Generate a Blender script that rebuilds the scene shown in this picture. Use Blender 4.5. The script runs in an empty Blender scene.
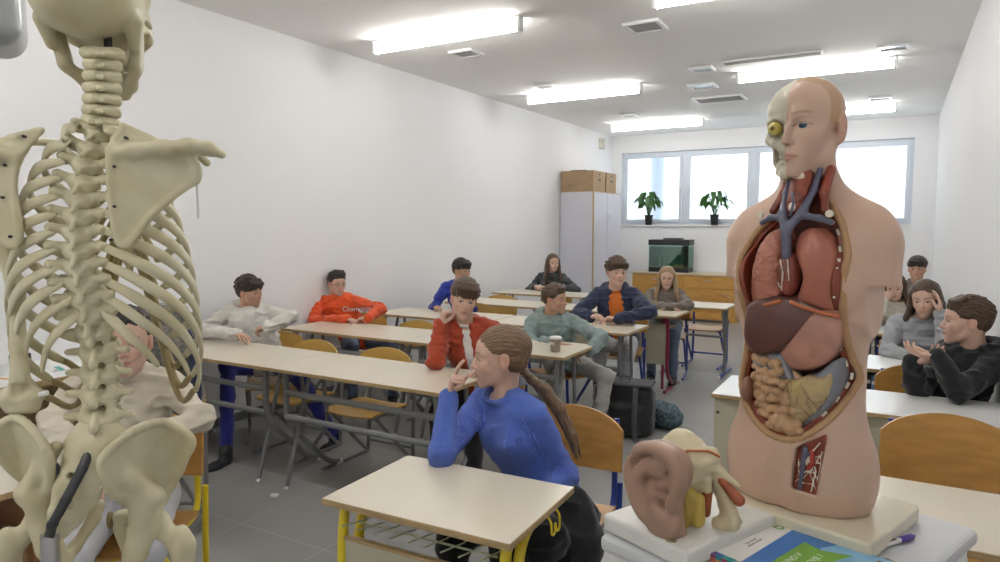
import bpy, bmesh, math, random
import numpy as np
from math import pi, sin, cos, radians
from mathutils import Vector, Matrix

# ------------------------------------------------------------------ camera
scene = bpy.context.scene
CAM_H = 1.6
cd = bpy.data.cameras.new('camera')
cam = bpy.data.objects.new('camera', cd)
scene.collection.objects.link(cam)
scene.camera = cam
cd.sensor_width = 36.0
cd.lens = 36.0 * 685.0 / 1000.0
cd.clip_start = 0.05
cam.location = (0, 0, CAM_H)
cam.rotation_euler = (pi / 2 - math.atan(55 / 685.0), 0, radians(30.08))

# ------------------------------------------------------------------ world, exposure
world = bpy.data.worlds.new('world')
scene.world = world
world.use_nodes = True
wn = world.node_tree.nodes
wn['Background'].inputs[0].default_value = (0.88, 0.95, 1.0, 1)
wn['Background'].inputs[1].default_value = 0.72
scene.view_settings.view_transform = 'Standard'
scene.view_settings.look = 'None'
scene.view_settings.exposure = 1.66
scene.view_settings.gamma = 1.0
scene.view_settings.use_curve_mapping = False
scene.cycles.use_denoising = True
scene.cycles.max_bounces = 8
scene.cycles.diffuse_bounces = 5
scene.cycles.glossy_bounces = 3
scene.cycles.transparent_max_bounces = 8
scene.cycles.sample_clamp_indirect = 6.0
LAMP = 9.0           # emission strength of the fluorescent tubes

XL, XR, YB, YF, HC = -4.65, 0.47, 12.2, -2.2, 3.25

# ------------------------------------------------------------------ materials
MATS = {}
def mat(name, col, rough=0.5, metal=0.0, bump=0.0, bscale=40.0, var=0.0, vscale=6.0, col2=None, sss=0.0, spec=0.5,
        coat=0.0, stretch=None, attr=None, sheen=0.0, wave=None):
    if name in MATS: return MATS[name]
    m = bpy.data.materials.new(name); m.use_nodes = True
    nt = m.node_tree; N = nt.nodes; L = nt.links
    b = N['Principled BSDF']
    b.inputs['Roughness'].default_value = rough
    b.inputs['Metallic'].default_value = metal
    b.inputs['Specular IOR Level'].default_value = spec
    b.inputs['Coat Weight'].default_value = coat
    b.inputs['Sheen Weight'].default_value = sheen
    c = (*col, 1)
    b.inputs['Base Color'].default_value = c
    tc = N.new('ShaderNodeTexCoord'); mp = N.new('ShaderNodeMapping')
    L.new(tc.outputs['Object'], mp.inputs['Vector'])
    if stretch: mp.inputs['Scale'].default_value = stretch
    src = None
    if attr:
        at = N.new('ShaderNodeAttribute'); at.attribute_name = attr; src = at.outputs['Color']
    if var > 0 or col2:
        n = N.new('ShaderNodeTexNoise'); n.inputs['Scale'].default_value = vscale; n.inputs['Detail'].default_value = 5
        L.new(mp.outputs[0], n.inputs['Vector'])
        r = N.new('ShaderNodeValToRGB'); L.new(n.outputs['Fac'], r.inputs['Fac'])
        r.color_ramp.elements[0].position = 0.35; r.color_ramp.elements[1].position = 0.65
        if attr:
            r.color_ramp.elements[0].color = (1 - var, 1 - var, 1 - var, 1); r.color_ramp.elements[1].color = (1, 1, 1, 1)
            mx = N.new('ShaderNodeMix'); mx.data_type = 'RGBA'; mx.blend_type = 'MULTIPLY'; mx.inputs[0].default_value = 1
            L.new(src, mx.inputs[6]); L.new(r.outputs[0], mx.inputs[7]); src = mx.outputs[2]
        else:
            k = 1 - var
            r.color_ramp.elements[0].color = (*(col2 or (col[0] * k, col[1] * k, col[2] * k)), 1)
            r.color_ramp.elements[1].color = c; src = r.outputs[0]
    if src is not None: L.new(src, b.inputs['Base Color'])
    if sss > 0:
        b.inputs['Subsurface Weight'].default_value = sss
        b.inputs['Subsurface Radius'].default_value = (0.012, 0.005, 0.003)
        b.inputs['Subsurface Scale'].default_value = 1.0
    if bump > 0 or wave:
        bm_ = N.new('ShaderNodeBump'); bm_.inputs['Strength'].default_value = bump or 0.5; bm_.inputs['Distance'].default_value = 0.004
        if wave:
            w = N.new('ShaderNodeTexWave'); w.inputs['Scale'].default_value = wave[0]; w.bands_direction = wave[1]
            w.inputs['Distortion'].default_value = 1.2; w.inputs['Detail'].default_value = 1
            L.new(tc.outputs['Object'], w.inputs['Vector']); L.new(w.outputs['Fac'], bm_.inputs['Height'])
        else:
            n2 = N.new('ShaderNodeTexNoise'); n2.inputs['Scale'].default_value = bscale; n2.inputs['Detail'].default_value = 4
            L.new(mp.outputs[0], n2.inputs['Vector']); L.new(n2.outputs['Fac'], bm_.inputs['Height'])
        L.new(bm_.outputs[0], b.inputs['Normal'])
    MATS[name] = m
    return m

def emit(name, col, s):
    m = bpy.data.materials.new(name); m.use_nodes = True
    b = m.node_tree.nodes['Principled BSDF']
    b.inputs['Base Color'].default_value = (*col, 1)
    b.inputs['Emission Color'].default_value = (*col, 1); b.inputs['Emission Strength'].default_value = s
    return m

def glass(name, tint=(0.95, 0.98, 1.0), gloss=0.08):
    m = bpy.data.materials.new(name); m.use_nodes = True
    nt = m.node_tree; N = nt.nodes; L = nt.links; N.remove(N['Principled BSDF'])
    o = N['Material Output']; t = N.new('ShaderNodeBsdfTransparent'); t.inputs[0].default_value = (*tint, 1)
    g = N.new('ShaderNodeBsdfGlossy'); g.inputs['Roughness'].default_value = 0.03
    mx = N.new('ShaderNodeMixShader'); mx.inputs[0].default_value = gloss
    L.new(t.outputs[0], mx.inputs[1]); L.new(g.outputs[0], mx.inputs[2]); L.new(mx.outputs[0], o.inputs[0])
    return m

# ------------------------------------------------------------------ object helpers
C = scene.collection
def empty(name, loc=(0, 0, 0), rz=0.0, label=None, cat=None, group=None):
    o = bpy.data.objects.new(name, None); C.objects.link(o)
    o.location = loc; o.rotation_euler = (0, 0, rz); o.empty_display_size = 0.1
    return tag(o, label, cat, group)
def tag(o, label=None, cat=None, group=None, kind=None):
    if label: o['label'] = label
    if cat: o['category'] = cat
    if group: o['group'] = group
    if kind: o['kind'] = kind
    return o
def copy_tree(o, parent=None):
    c = o.copy(); C.objects.link(c)
    if parent is not None: c.parent = parent
    for ch in [x for x in C.objects if x.parent == o]: copy_tree(ch, c)
    return c

class MB:
    """collects shapes and links them as one mesh object"""
    def __init__(s): s.v = []; s.f = []; s.sm = []; s.mi = []; s.m = 0
    def add(s, vs, fs, smooth=False, M=None):
        o = len(s.v)
        if M is not None: vs = [M @ Vector(v) for v in vs]
        s.v += [tuple(v) for v in vs]; s.f += [tuple(i + o for i in f) for f in fs]
        s.sm += [smooth] * len(fs); s.mi += [s.m] * len(fs); return s
    def box(s, x0, x1, y0, y1, z0, z1, bev=0.0, M=None, seg=2):
        bm = bmesh.new(); bmesh.ops.create_cube(bm, size=1)
        for v in bm.verts: v.co = Vector(((x0 + x1) / 2 + v.co.x * (x1 - x0), (y0 + y1) / 2 + v.co.y * (y1 - y0), (z0 + z1) / 2 + v.co.z * (z1 - z0)))
        if bev: bmesh.ops.bevel(bm, geom=bm.edges[:], offset=bev, segments=seg, affect='EDGES', profile=0.5)
        bm.verts.index_update()
        s.add([v.co for v in bm.verts], [[v.index for v in f.verts] for f in bm.faces], False, M); bm.free(); return s
    def tube(s, pts, r, n=10, caps=True, closed=False, r2=None, M=None, squash=None):
        """round bar along pts; r number or list"""
        P = [Vector(p) for p in pts]; k = len(P)
        rs = r if isinstance(r, (list, tuple)) else [r] * k
        vs = []; up = None
        for i in range(k):
            a = P[(i - 1) % k] if (closed or i > 0) else P[0]; b = P[(i + 1) % k] if (closed or i < k - 1) else P[-1]
            t = (b - a).normalized()
            if up is None: up = Vector((0, 0, 1)) if abs(t.z) < 0.9 else Vector((1, 0, 0))
            u = (up - t * up.dot(t)).normalized(); w = t.cross(u); up = u
            for j in range(n):
                an = 2 * pi * j / n
                vs.append(P[i] + (u * cos(an) * (squash or 1) + w * sin(an)) * rs[i])
        fs = []
        for i in range(k if closed else k - 1):
            for j in range(n):
                a = i * n + j; b = i * n + (j + 1) % n; c = ((i + 1) % k) * n + (j + 1) % n; d = ((i + 1) % k) * n + j
                fs.append((a, b, c, d))
        if caps and not closed: fs += [tuple(range(n))[::-1], tuple((k - 1) * n + j for j in range(n))]
        return s.add(vs, fs, True, M)
    def lathe(s, prof, n=24, M=None, ax=(0, 0)):
        vs = []; k = len(prof)
        for r, z in prof:
            for j in range(n): vs.append((ax[0] + r * cos(2 * pi * j / n), ax[1] + r * sin(2 * pi * j / n), z))
        fs = [(i * n + j, i * n + (j + 1) % n, (i + 1) * n + (j + 1) % n, (i + 1) * n + j) for i in range(k - 1) for j in range(n)]
        fs += [tuple(range(n))[::-1], tuple((k - 1) * n + j for j in range(n))]
        return s.add(vs, fs, True, M)
    def prism(s, poly, z0, z1, M=None, smooth=False):
        n = len(poly)
        vs = [(x, y, z0) for x, y in poly] + [(x, y, z1) for x, y in poly]
        fs = [tuple(range(n))[::-1], tuple(range(n, 2 * n))] + [(i, (i + 1) % n, n + (i + 1) % n, n + i) for i in range(n)]
        return s.add(vs, fs, smooth, M)
    def sheet(s, fn, nu, nv, thick, M=None):
        """thick curved sheet from fn(u,v)->(point, normal)"""
        A = []; B = []
        for i in range(nu + 1):
            for j in range(nv + 1):
                p, nn = fn(i / nu, j / nv); p = Vector(p); nn = Vector(nn).normalized()
                A.append(p + nn * thick / 2); B.append(p - nn * thick / 2)
        o = len(A); W = nv + 1; fs = []
        for i in range(nu):
            for j in range(nv):
                a = i * W + j; fs.append((a, a + 1, a + W + 1, a + W)); fs.append((o + a, o + a + W, o + a + W + 1, o + a + 1))
        for i in range(nu):
            a = i * W; fs.append((a, a + W, o + a + W, o + a)); a = i * W + nv; fs.append((a, o + a, o + a + W, a + W))
        for j in range(nv):
            fs.append((j, o + j, o + j + 1, j + 1)); a = nu * W + j; fs.append((a, a + 1, o + a + 1, o + a))
        return s.add(A + B, fs, False, M)
    def build(s, name, m, parent=None, auto=True, **kw):
        me = bpy.data.meshes.new(name); me.from_pydata(s.v, [], s.f)
        me.polygons.foreach_set('use_smooth', [bool(x) for x in s.sm])
        ms = m if isinstance(m, (list, tuple)) else [m]
        for x in ms: me.materials.append(x)
        if len(ms) > 1: me.polygons.foreach_set('material_index', s.mi)
        me.update()
        if auto: me.shade_flat() if not any(s.sm) else None
        o = bpy.data.objects.new(name, me); C.objects.link(o)
        if parent is not None: o.parent = parent
        if auto and any(s.sm):
            me.set_sharp_from_angle(angle=radians(40))
        return tag(o, **kw)

def rounded(pts, rad, seg=5):
    """polyline with rounded corners"""
    P = [Vector(p) for p in pts]; out = [P[0]]
    for i in range(1, len(P) - 1):
        a, b, c = P[i - 1], P[i], P[i + 1]
        r = min(rad, (a - b).length * .49, (c - b).length * .49)
        p0 = b + (a - b).normalized() * r; p1 = b + (c - b).normalized() * r
        for k in range(seg + 1):
            t = k / seg; out.append(p0 * (1 - t) ** 2 + b * 2 * t * (1 - t) + p1 * t * t)
    out.append(P[-1]); return out

def catmull(pts, n=6):
    P = [np.array(p, float) for p in pts]; P = [2 * P[0] - P[1]] + P + [2 * P[-1] - P[-2]]; out = []
    for i in range(1, len(P) - 2):
        a, b, c, d = P[i - 1:i + 3]
        for k in range(n):
            t = k / n
            out.append(.5 * (2 * b + (c - a) * t + (2 * a - 5 * b + 4 * c - d) * t * t + (3 * b - a - 3 * c + d) * t ** 3))
    out.append(P[-2]); return out

def text(body, size, name, m, parent, loc, rot, depth=0.0006, align='CENTER', M=None):
    cu = bpy.data.curves.new(name, 'FONT'); cu.body = body; cu.size = size; cu.extrude = depth; cu.align_x = align; cu.align_y = 'CENTER'
    cu.resolution_u = 3
    o = bpy.data.objects.new(name, cu); dg = bpy.context.evaluated_depsgraph_get()
    C.objects.link(o); bpy.context.view_layer.update()
    me = bpy.data.meshes.new_from_object(o.evaluated_get(bpy.context.evaluated_depsgraph_get()))
    bpy.data.objects.remove(o)
    me.materials.clear(); me.materials.append(m)
    o = bpy.data.objects.new(name, me); C.objects.link(o); o.parent = parent
    if M is not None: o.matrix_local = M
    else: o.location = loc; o.rotation_euler = rot
    return o

# ------------------------------------------------------------------ implicit surfaces
def nrm(v):
    v = np.asarray(v, float); return v / (np.linalg.norm(v) + 1e-12)
_rs = np.random.RandomState(7)
_NT = _rs.rand(32, 32, 32).astype(np.float32)
def vnoise(p, s=1.0):
    """value noise -1..1 at points (n,3)"""
    q = p * s + 100.0; i = np.floor(q).astype(int); f = q - i; f = f * f * (3 - 2 * f); r = 0
    for dx in (0, 1):
        for dy in (0, 1):
            for dz in (0, 1):
                w = (f[:, 0] if dx else 1 - f[:, 0]) * (f[:, 1] if dy else 1 - f[:, 1]) * (f[:, 2] if dz else 1 - f[:, 2])
                r = r + w * _NT[(i[:, 0] + dx) & 31, (i[:, 1] + dy) & 31, (i[:, 2] + dz) & 31]
    return r * 2 - 1

class SDF:
    def __init__(s, h, frame=None):
        s.h = h; s.P = []; s.fr = frame        # frame: (origin, 3x3 with columns = local axes, scale)
        s.clip = None
    def _w(s, p):
        p = np.asarray(p, float)
        if s.fr is None: return p
        o, R, k = s.fr; return o + R @ (p * k)
    def _k(s): return 1.0 if s.fr is None else s.fr[2]
    def cap(s, a, b, ra, rb=None, k=.01, op='u', flat=None):
        rb = ra if rb is None else rb; K = s._k(); a = s._w(a); b = s._w(b); ra *= K; rb *= K; k *= K
        n = None
        if flat is not None:
            n = nrm(flat[0]) if s.fr is None else nrm(s.fr[1] @ np.asarray(flat[0], float)); q = flat[1]
        lo = np.minimum(a - ra, b - rb); hi = np.maximum(a + ra, b + rb)
        def fn(X, Y, Z):
            px, py, pz = X - a[0], Y - a[1], Z - a[2]; d = b - a
            if n is not None:
                t = (px * n[0] + py * n[1] + pz * n[2]) * (q - 1); px = px + t * n[0]; py = py + t * n[1]; pz = pz + t * n[2]
                d = d + n * (d @ n) * (q - 1)
            dd = d @ d + 1e-12
            t = np.clip((px * d[0] + py * d[1] + pz * d[2]) / dd, 0, 1)
            return np.sqrt((px - t * d[0]) ** 2 + (py - t * d[1]) ** 2 + (pz - t * d[2]) ** 2) - (ra + (rb - ra) * t)
        s.P.append((fn, lo, hi, k, op)); return s
    def chain(s, pts, r, k=.01, op='u', flat=None):
        rs = r if isinstance(r, (list, tuple, np.ndarray)) else [r] * len(pts)
        for i in range(len(pts) - 1): s.cap(pts[i], pts[i + 1], rs[i], rs[i + 1], k, op, flat)
        return s
    def ell(s, c, r, k=.01, op='u', R=None):
        K = s._k(); c = s._w(c); r = np.asarray(r, float) * np.ones(3) * K; k *= K
        B = np.eye(3) if R is None else np.asarray(R, float)
        if s.fr is not None: B = s.fr[1] @ B
        ext = np.sqrt(((B * r) ** 2).sum(1)); lo = c - ext; hi = c + ext
        def fn(X, Y, Z):
            x, y, z = X - c[0], Y - c[1], Z - c[2]
            u = [(x * B[0, i] + y * B[1, i] + z * B[2, i]) for i in range(3)]
            k0 = np.sqrt(sum((u[i] / r[i]) ** 2 for i in range(3))); k1 = np.sqrt(sum((u[i] / r[i] ** 2) ** 2 for i in range(3))) + 1e-6
            return k0 * (k0 - 1) / k1
        s.P.append((fn, lo, hi, k, op)); return s
    def box(s, c, hf, rd=.004, k=.005, op='u', R=None):
        K = s._k(); c = s._w(c); hf = np.asarray(hf, float) * K; k *= K; rd *= K
        B = np.eye(3) if R is None else np.asarray(R, float)
        if s.fr is not None: B = s.fr[1] @ B
        ext = (np.abs(B) * hf).sum(1); lo = c - ext; hi = c + ext
        def fn(X, Y, Z):
            x, y, z = X - c[0], Y - c[1], Z - c[2]
            q = [np.abs(x * B[0, i] + y * B[1, i] + z * B[2, i]) - (hf[i] - rd) for i in range(3)]
            return np.sqrt(sum(np.maximum(a, 0) ** 2 for a in q)) + np.minimum(np.maximum(np.maximum(q[0], q[1]), q[2]), 0) - rd
        s.P.append((fn, lo, hi, k, op)); return s
    def raw(s, fn, lo, hi, k=.01, op='u'):
        s.P.append((fn, np.asarray(lo, float), np.asarray(hi, float), k, op)); return s
    def mesh(s):
        h = s.h; us = [p for p in s.P if p[4] == 'u']
        lo = np.min([p[1] for p in us], 0) - 2.5 * h; hi = np.max([p[2] for p in us], 0) + 2.5 * h
        if s.clip is not None: lo = np.maximum(lo, s.clip[0] - 2 * h); hi = np.minimum(hi, s.clip[1] + 2 * h)
        n = np.ceil((hi - lo) / h).astype(int) + 1
        ax = [np.float32(lo[i] + h * np.arange(n[i])) for i in range(3)]
        F = np.full(n, .5, np.float32)
        for fn, a, b, k, op in s.P:
            pad = k + 3 * h
            i0 = np.maximum(np.floor((a - pad - lo) / h).astype(int), 0); i1 = np.minimum(np.ceil((b + pad - lo) / h).astype(int) + 1, n)
            if np.any(i1 <= i0):
                if op == 'i': F[:] = np.maximum(F, .5)
                continue
            sl = tuple(slice(i0[i], i1[i]) for i in range(3))
            X = ax[0][sl[0]][:, None, None]; Y = ax[1][sl[1]][None, :, None]; Z = ax[2][sl[2]][None, None, :]
            d = np.float32(1) * fn(X, Y, Z); f = F[sl]
            if op == 'u':
                if k > 0: hh = np.maximum(k - np.abs(f - d), 0) / k; F[sl] = np.minimum(f, d) - hh * hh * k * .25
                else: F[sl] = np.minimum(f, d)
            elif op == 's':
                d = -d
                if k > 0: hh = np.maximum(k - np.abs(f - d), 0) / k; F[sl] = np.maximum(f, d) + hh * hh * k * .25
                else: F[sl] = np.maximum(f, d)
            else:
                G = np.maximum(f, d); F[:] = np.maximum(F, .5 * 0 + 1e-3) if False else F
                T = np.full(n, .5, np.float32); T[sl] = G; F = T
        return surface_nets(F, lo, h)

def surface_nets(F, lo, h):
    F[0] = F[-1] = .5; F[:, 0] = F[:, -1] = .5; F[:, :, 0] = F[:, :, -1] = .5
    ins = F < 0; n = np.array(F.shape)
    c = [ins[:-1, :-1, :-1], ins[1:, :-1, :-1], ins[:-1, 1:, :-1], ins[1:, 1:, :-1], ins[:-1, :-1, 1:], ins[1:, :-1, 1:], ins[:-1, 1:, 1:], ins[1:, 1:, 1:]]
    cnt = sum(x.astype(np.int8) for x in c); act = (cnt > 0) & (cnt < 8)
    I = np.argwhere(act); idx = np.full(act.shape, -1, np.int64); idx[act] = np.arange(len(I))
    V = np.zeros((len(I), 3)); W = np.zeros(len(I))
    cv = np.array([[0, 0, 0], [1, 0, 0], [0, 1, 0], [1, 1, 0], [0, 0, 1], [1, 0, 1], [0, 1, 1], [1, 1, 1]])
    val = [F[I[:, 0] + a, I[:, 1] + b, I[:, 2] + d].astype(float) for a, b, d in cv]
    for i, j in [(0, 1), (2, 3), (4, 5), (6, 7), (0, 2), (1, 3), (4, 6), (5, 7), (0, 4), (1, 5), (2, 6), (3, 7)]:
        m = (val[i] < 0) != (val[j] < 0)
        t = np.where(m, val[i] / (val[i] - val[j] + 1e-20), 0)
        V += m[:, None] * (cv[i] + t[:, None] * (cv[j] - cv[i])); W += m
    V = (V / W[:, None] + I) * h + lo
    Q = []
    for a in range(3):
        b, d = (a + 1) % 3, (a + 2) % 3
        s0 = [slice(None)] * 3; s1 = [slice(None)] * 3
        s0[a] = slice(0, -1); s1[a] = slice(1, None)
        for q in (b, d): s0[q] = slice(1, -1); s1[q] = slice(1, -1)
        A = ins[tuple(s0)]; B = ins[tuple(s1)]
        for flip, m in ((0, A & ~B), (1, ~A & B)):
            E = np.argwhere(m)
            if not len(E): continue
            E[:, b] += 1; E[:, d] += 1
            eb = np.zeros(3, int); eb[b] = 1; ed = np.zeros(3, int); ed[d] = 1
            q = [idx[tuple((E - o).T)] for o in (eb + ed, ed, 0 * eb, eb)]
            q = np.stack(q, 1)
            Q.append(q[:, ::-1] if flip else q)
    return V, (np.concatenate(Q) if Q else np.zeros((0, 4), int))

def normals(V, Q):
    n = np.cross(V[Q[:, 2]] - V[Q[:, 0]], V[Q[:, 3]] - V[Q[:, 1]]); N = np.zeros_like(V)
    for i in range(4): 
        for a in range(3): N[:, a] += np.bincount(Q[:, i], n[:, a], len(V))
    return N / (np.linalg.norm(N, axis=1)[:, None] + 1e-12)
def relax(V, Q, it=1, lam=.5):
    a = np.concatenate([Q[:, i] for i in range(4)]); b = np.concatenate([Q[:, (i + 1) % 4] for i in range(4)])
    for _ in range(it):
        S = np.stack([np.bincount(a, V[b, i], len(V)) + np.bincount(b, V[a, i], len(V)) for i in range(3)], 1)
        c = np.bincount(a, minlength=len(V)) + np.bincount(b, minlength=len(V))
        V = V + lam * (S / np.maximum(c, 1)[:, None] - V)
    return V
def join(parts):
    Vs = []; Qs = []; o = 0
    for V, Q in parts: Vs.append(V); Qs.append(Q + o); o += len(V)
    return np.concatenate(Vs), np.concatenate(Qs)
def mesh_obj(name, VQ, m, parent=None, origin=(0, 0, 0), color=None, smooth=1, fn=None, colname='col', **kw):
    V, Q = VQ
    if smooth: V = relax(V, Q, smooth, .5)
    if fn is not None: V = fn(V, normals(V, Q))
    V = V - np.asarray(origin, float)
    me = bpy.data.meshes.new(name)
    me.vertices.add(len(V)); me.vertices.foreach_set('co', V.astype(np.float32).ravel())
    me.loops.add(len(Q) * 4); me.loops.foreach_set('vertex_index', Q.astype(np.int32).ravel())
    me.polygons.add(len(Q)); me.polygons.foreach_set('loop_start', np.arange(0, len(Q) * 4, 4, dtype=np.int32))
    me.polygons.foreach_set('use_smooth', np.ones(len(Q), bool))
    me.materials.append(m)
    if color is not None:
        ca = me.color_attributes.new(colname, 'FLOAT_COLOR', 'POINT')
        col = color(V + np.asarray(origin, float)) if callable(color) else color
        ca.data.foreach_set('color', np.concatenate([col, np.ones((len(V), 1))], 1).astype(np.float32).ravel())
    me.update(); me.validate()
    o = bpy.data.objects.new(name, me); C.objects.link(o)
    if parent is not None: o.parent = parent
    return tag(o, **kw)
# ================================================================== the room
M_WALL = mat('white_wall_paint', (0.83, 0.83, 0.84), 0.75, bump=0.05, bscale=120)
M_CEIL = mat('ceiling_paint', (0.90, 0.895, 0.88), 0.85)
M_SKIRT = mat('skirting_vinyl', (0.16, 0.17, 0.18), 0.5)
M_FRAME = mat('window_frame_aluminium', (0.66, 0.72, 0.80), 0.4)
M_WHITEP = mat('white_plastic', (0.80, 0.80, 0.78), 0.35)
M_STEEL = mat('brushed_steel', (0.62, 0.62, 0.63), 0.3, metal=1.0)
M_DARK = mat('black_plastic', (0.02, 0.02, 0.022), 0.4)
M_GREYP = mat('grey_plastic', (0.42, 0.44, 0.45), 0.4)

def floor_mat():
    m = bpy.data.materials.new('grey_floor_tile'); m.use_nodes = True
    nt = m.node_tree; N = nt.nodes; L = nt.links; b = N['Principled BSDF']
    tc = N.new('ShaderNodeTexCoord'); sp = N.new('ShaderNodeSeparateXYZ'); L.new(tc.outputs['Object'], sp.inputs[0])
    br = N.new('ShaderNodeTexBrick'); br.inputs['Scale'].default_value = 1.0
    br.offset = 0.0; br.inputs['Brick Width'].default_value = 0.6; br.inputs['Row Height'].default_value = 0.6
    br.inputs['Mortar Size'].default_value = 0.003; br.inputs['Mortar Smooth'].default_value = 0.3
    br.inputs['Color1'].default_value = (0.31, 0.31, 0.30, 1); br.inputs['Color2'].default_value = (0.33, 0.33, 0.32, 1)
    br.inputs['Mortar'].default_value = (0.46, 0.46, 0.45, 1)
    L.new(tc.outputs['Object'], br.inputs['Vector'])
    n = N.new('ShaderNodeTexNoise'); n.inputs['Scale'].default_value = 1.3; n.inputs['Detail'].default_value = 6
    L.new(tc.outputs['Object'], n.inputs['Vector'])
    r = N.new('ShaderNodeValToRGB'); r.color_ramp.elements[0].color = (.85, .85, .85, 1); r.color_ramp.elements[1].color = (1.1, 1.1, 1.1, 1)
    L.new(n.outputs['Fac'], r.inputs['Fac'])
    mx = N.new('ShaderNodeMix'); mx.data_type = 'RGBA'; mx.blend_type = 'MULTIPLY'; mx.inputs[0].default_value = 1
    L.new(br.outputs['Color'], mx.inputs[6]); L.new(r.outputs[0], mx.inputs[7])
    L.new(mx.outputs[2], b.inputs['Base Color']); b.inputs['Roughness'].default_value = 0.42
    return m
M_FLOOR = floor_mat()
M_FLOOR2 = mat('brown_grey_vinyl', (0.27, 0.245, 0.215), 0.4, var=0.2, vscale=2.0, stretch=(1, .2, 1))

def struct(name, mb, m, parent=None, **kw):
    return mb.build(name, m, parent, kind='structure', **kw)

struct('floor', MB().box(XL - .1, XR + .1, YF, 7.55, -.1, 0), M_FLOOR)
struct('floor', MB().box(XL - .1, XR + .1, 7.55, YB + .1, -.1, 0), M_FLOOR2)
struct('ceiling', MB().box(XL - .1, XR + .1, YF, YB + .3, HC, HC + .1), M_CEIL)
struct('wall_left', MB().box(XL - .15, XL, YF, YB, 0, HC), M_WALL)
struct('wall_right', MB().box(XR, XR + .15, YF, YB, 0, HC), M_WALL)
struct('wall_front', MB().box(XL - .15, XR + .15, YF - .15, YF, 0, HC), M_WALL)
WX0, WX1, WZ0, WZ1 = -4.47, 0.17, 1.62, 2.93
wb = MB()
wb.box(XL - .15, WX0, YB, YB + .22, 0, HC); wb.box(WX1, XR + .15, YB, YB + .22, 0, HC)
wb.box(WX0, WX1, YB, YB + .22, 0, WZ0); wb.box(WX0, WX1, YB, YB + .22, WZ1, HC)
struct('wall_back', wb, M_WALL)
struct('baseboard_left', MB().box(XL, XL + .012, YF, 9.7, 0, .07), M_SKIRT)
struct('baseboard_right', MB().box(XR - .012, XR, YF, YB, 0, .07), M_SKIRT)
struct('baseboard_back', MB().box(-2.2, XR - .012, YB - .012, YB, 0, .07), M_SKIRT)
# window: four sashes in one aluminium frame
fr = MB(); y0, y1 = YB + .07, YB + .14
fr.box(WX0, WX1, y0, y1, WZ0, WZ0 + .055, .004); fr.box(WX0, WX1, y0, y1, WZ1 - .055, WZ1, .004)
XS = [WX0 + (WX1 - WX0) * i / 4 for i in range(5)]
for i, x in enumerate(XS):
    w = .05 if 0 < i < 4 else .055
    xa = x - w if 0 < i < 4 else (x if i == 0 else x - w); xb = x + w if i < 4 else x
    fr.box(xa, xb, y0, y1, WZ0 + .055, WZ1 - .055, .004)
win = struct('window_1', fr, M_FRAME)
M_GLASS = glass('window_glass', gloss=.03)
for i in range(4):
    a, b = XS[i] + .05, XS[i + 1] - .05
    s = MB(); zz0, zz1 = WZ0 + .055, WZ1 - .055
    for q in ((a, b, zz0, zz0 + .05), (a, b, zz1 - .05, zz1), (a, a + .05, zz0 + .05, zz1 - .05), (b - .05, b, zz0 + .05, zz1 - .05)):
        s.box(q[0], q[1], y0 - .02, y1 - .03, q[2], q[3], .003)
    so = struct('window_sash', s, M_FRAME, win)
    struct('window_pane', MB().box(a + .05, b - .05, y0 + .02, y0 + .028, zz0 + .05, zz1 - .05), M_GLASS, so)
    hx = b - .025 if i % 2 == 0 else a + .025
    struct('window_handle', MB().box(hx - .012, hx + .012, y0 - .035, y0 - .02, 2.2, 2.3, .003).tube([(hx, y0 - .035, 2.27), (hx, y0 - .06, 2.27), (hx, y0 - .06, 2.15)], .008), M_STEEL, so)
struct('window_sill', MB().box(WX0, WX1, YB - .03, YB + .07, WZ0 - .03, WZ0 - .0, .004), M_WHITEP, win)
# facade post and pale wall seen through the glass
t = tag(MB().tube([(-4.1, 13.2, 0), (-4.1, 13.2, 4.2)], .13, 20).build('facade_column', mat('pale_concrete', (.55, .6, .66), .8)),
        'round grey column standing outside behind the left window sash', 'column')

# ceiling lamps ------------------------------------------------------
M_TUBE = emit('fluorescent_tube', (1.0, 0.985, 0.95), LAMP)
M_HOUS = mat('lamp_housing', (0.80, 0.80, 0.80), 0.35)
def ceiling_lamp(x, y, label, on=True):
    t = empty('ceiling_lamp', (x, y, HC), 0, label, 'ceiling lamp', 'fluorescent ceiling lamps')
    MB().box(-.74, .74, -.03, .03, -.035, -.002, .006).build('lamp_housing', M_HOUS, t)
    MB().tube([(-.72, 0, -.085), (.72, 0, -.085)], .028, 14).build('fluorescent_tube', M_TUBE, t)
    for s in (-1, 1): MB().box(s * .735 - .015, s * .735 + .015, -.036, .036, -.12, -.002, .008).build('end_cap', M_HOUS, t)
LX0, LX1 = -3.38, -.82
for x, y, l in [(LX0, 4.88, 'fluorescent ceiling lamp nearest of the left row'), (LX0, 7.82, 'fluorescent ceiling lamp second in the left row'),
             (LX0, 10.75, 'fluorescent ceiling lamp at the far end of the left row'), (LX1, 7.82, 'fluorescent ceiling lamp above the anatomical head, second in the right row'),
             (LX1, 10.75, 'fluorescent ceiling lamp farthest of the right row, beside the anatomical head'), (LX1, 4.88, 'fluorescent ceiling lamp just cut by the top edge of the photo'),
             (LX0, 1.95, 'fluorescent ceiling lamp above the skeleton, out of frame'), (LX1, 1.95, 'fluorescent ceiling lamp above the trolley, out of frame'),
             (LX0, -.95, 'fluorescent ceiling lamp at the left behind the camera'), (LX1, -.95, 'fluorescent ceiling lamp at the right behind the camera')]:
    ceiling_lamp(x, y, l)
M_GRILL = mat('vent_grille_metal', (0.45, 0.45, 0.44), 0.5)
M_BLUEL = mat('frosted_lamp_glass', (0.6, 0.7, 0.82), 0.2)
k = (HC - 1.6) / 1.6
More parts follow.
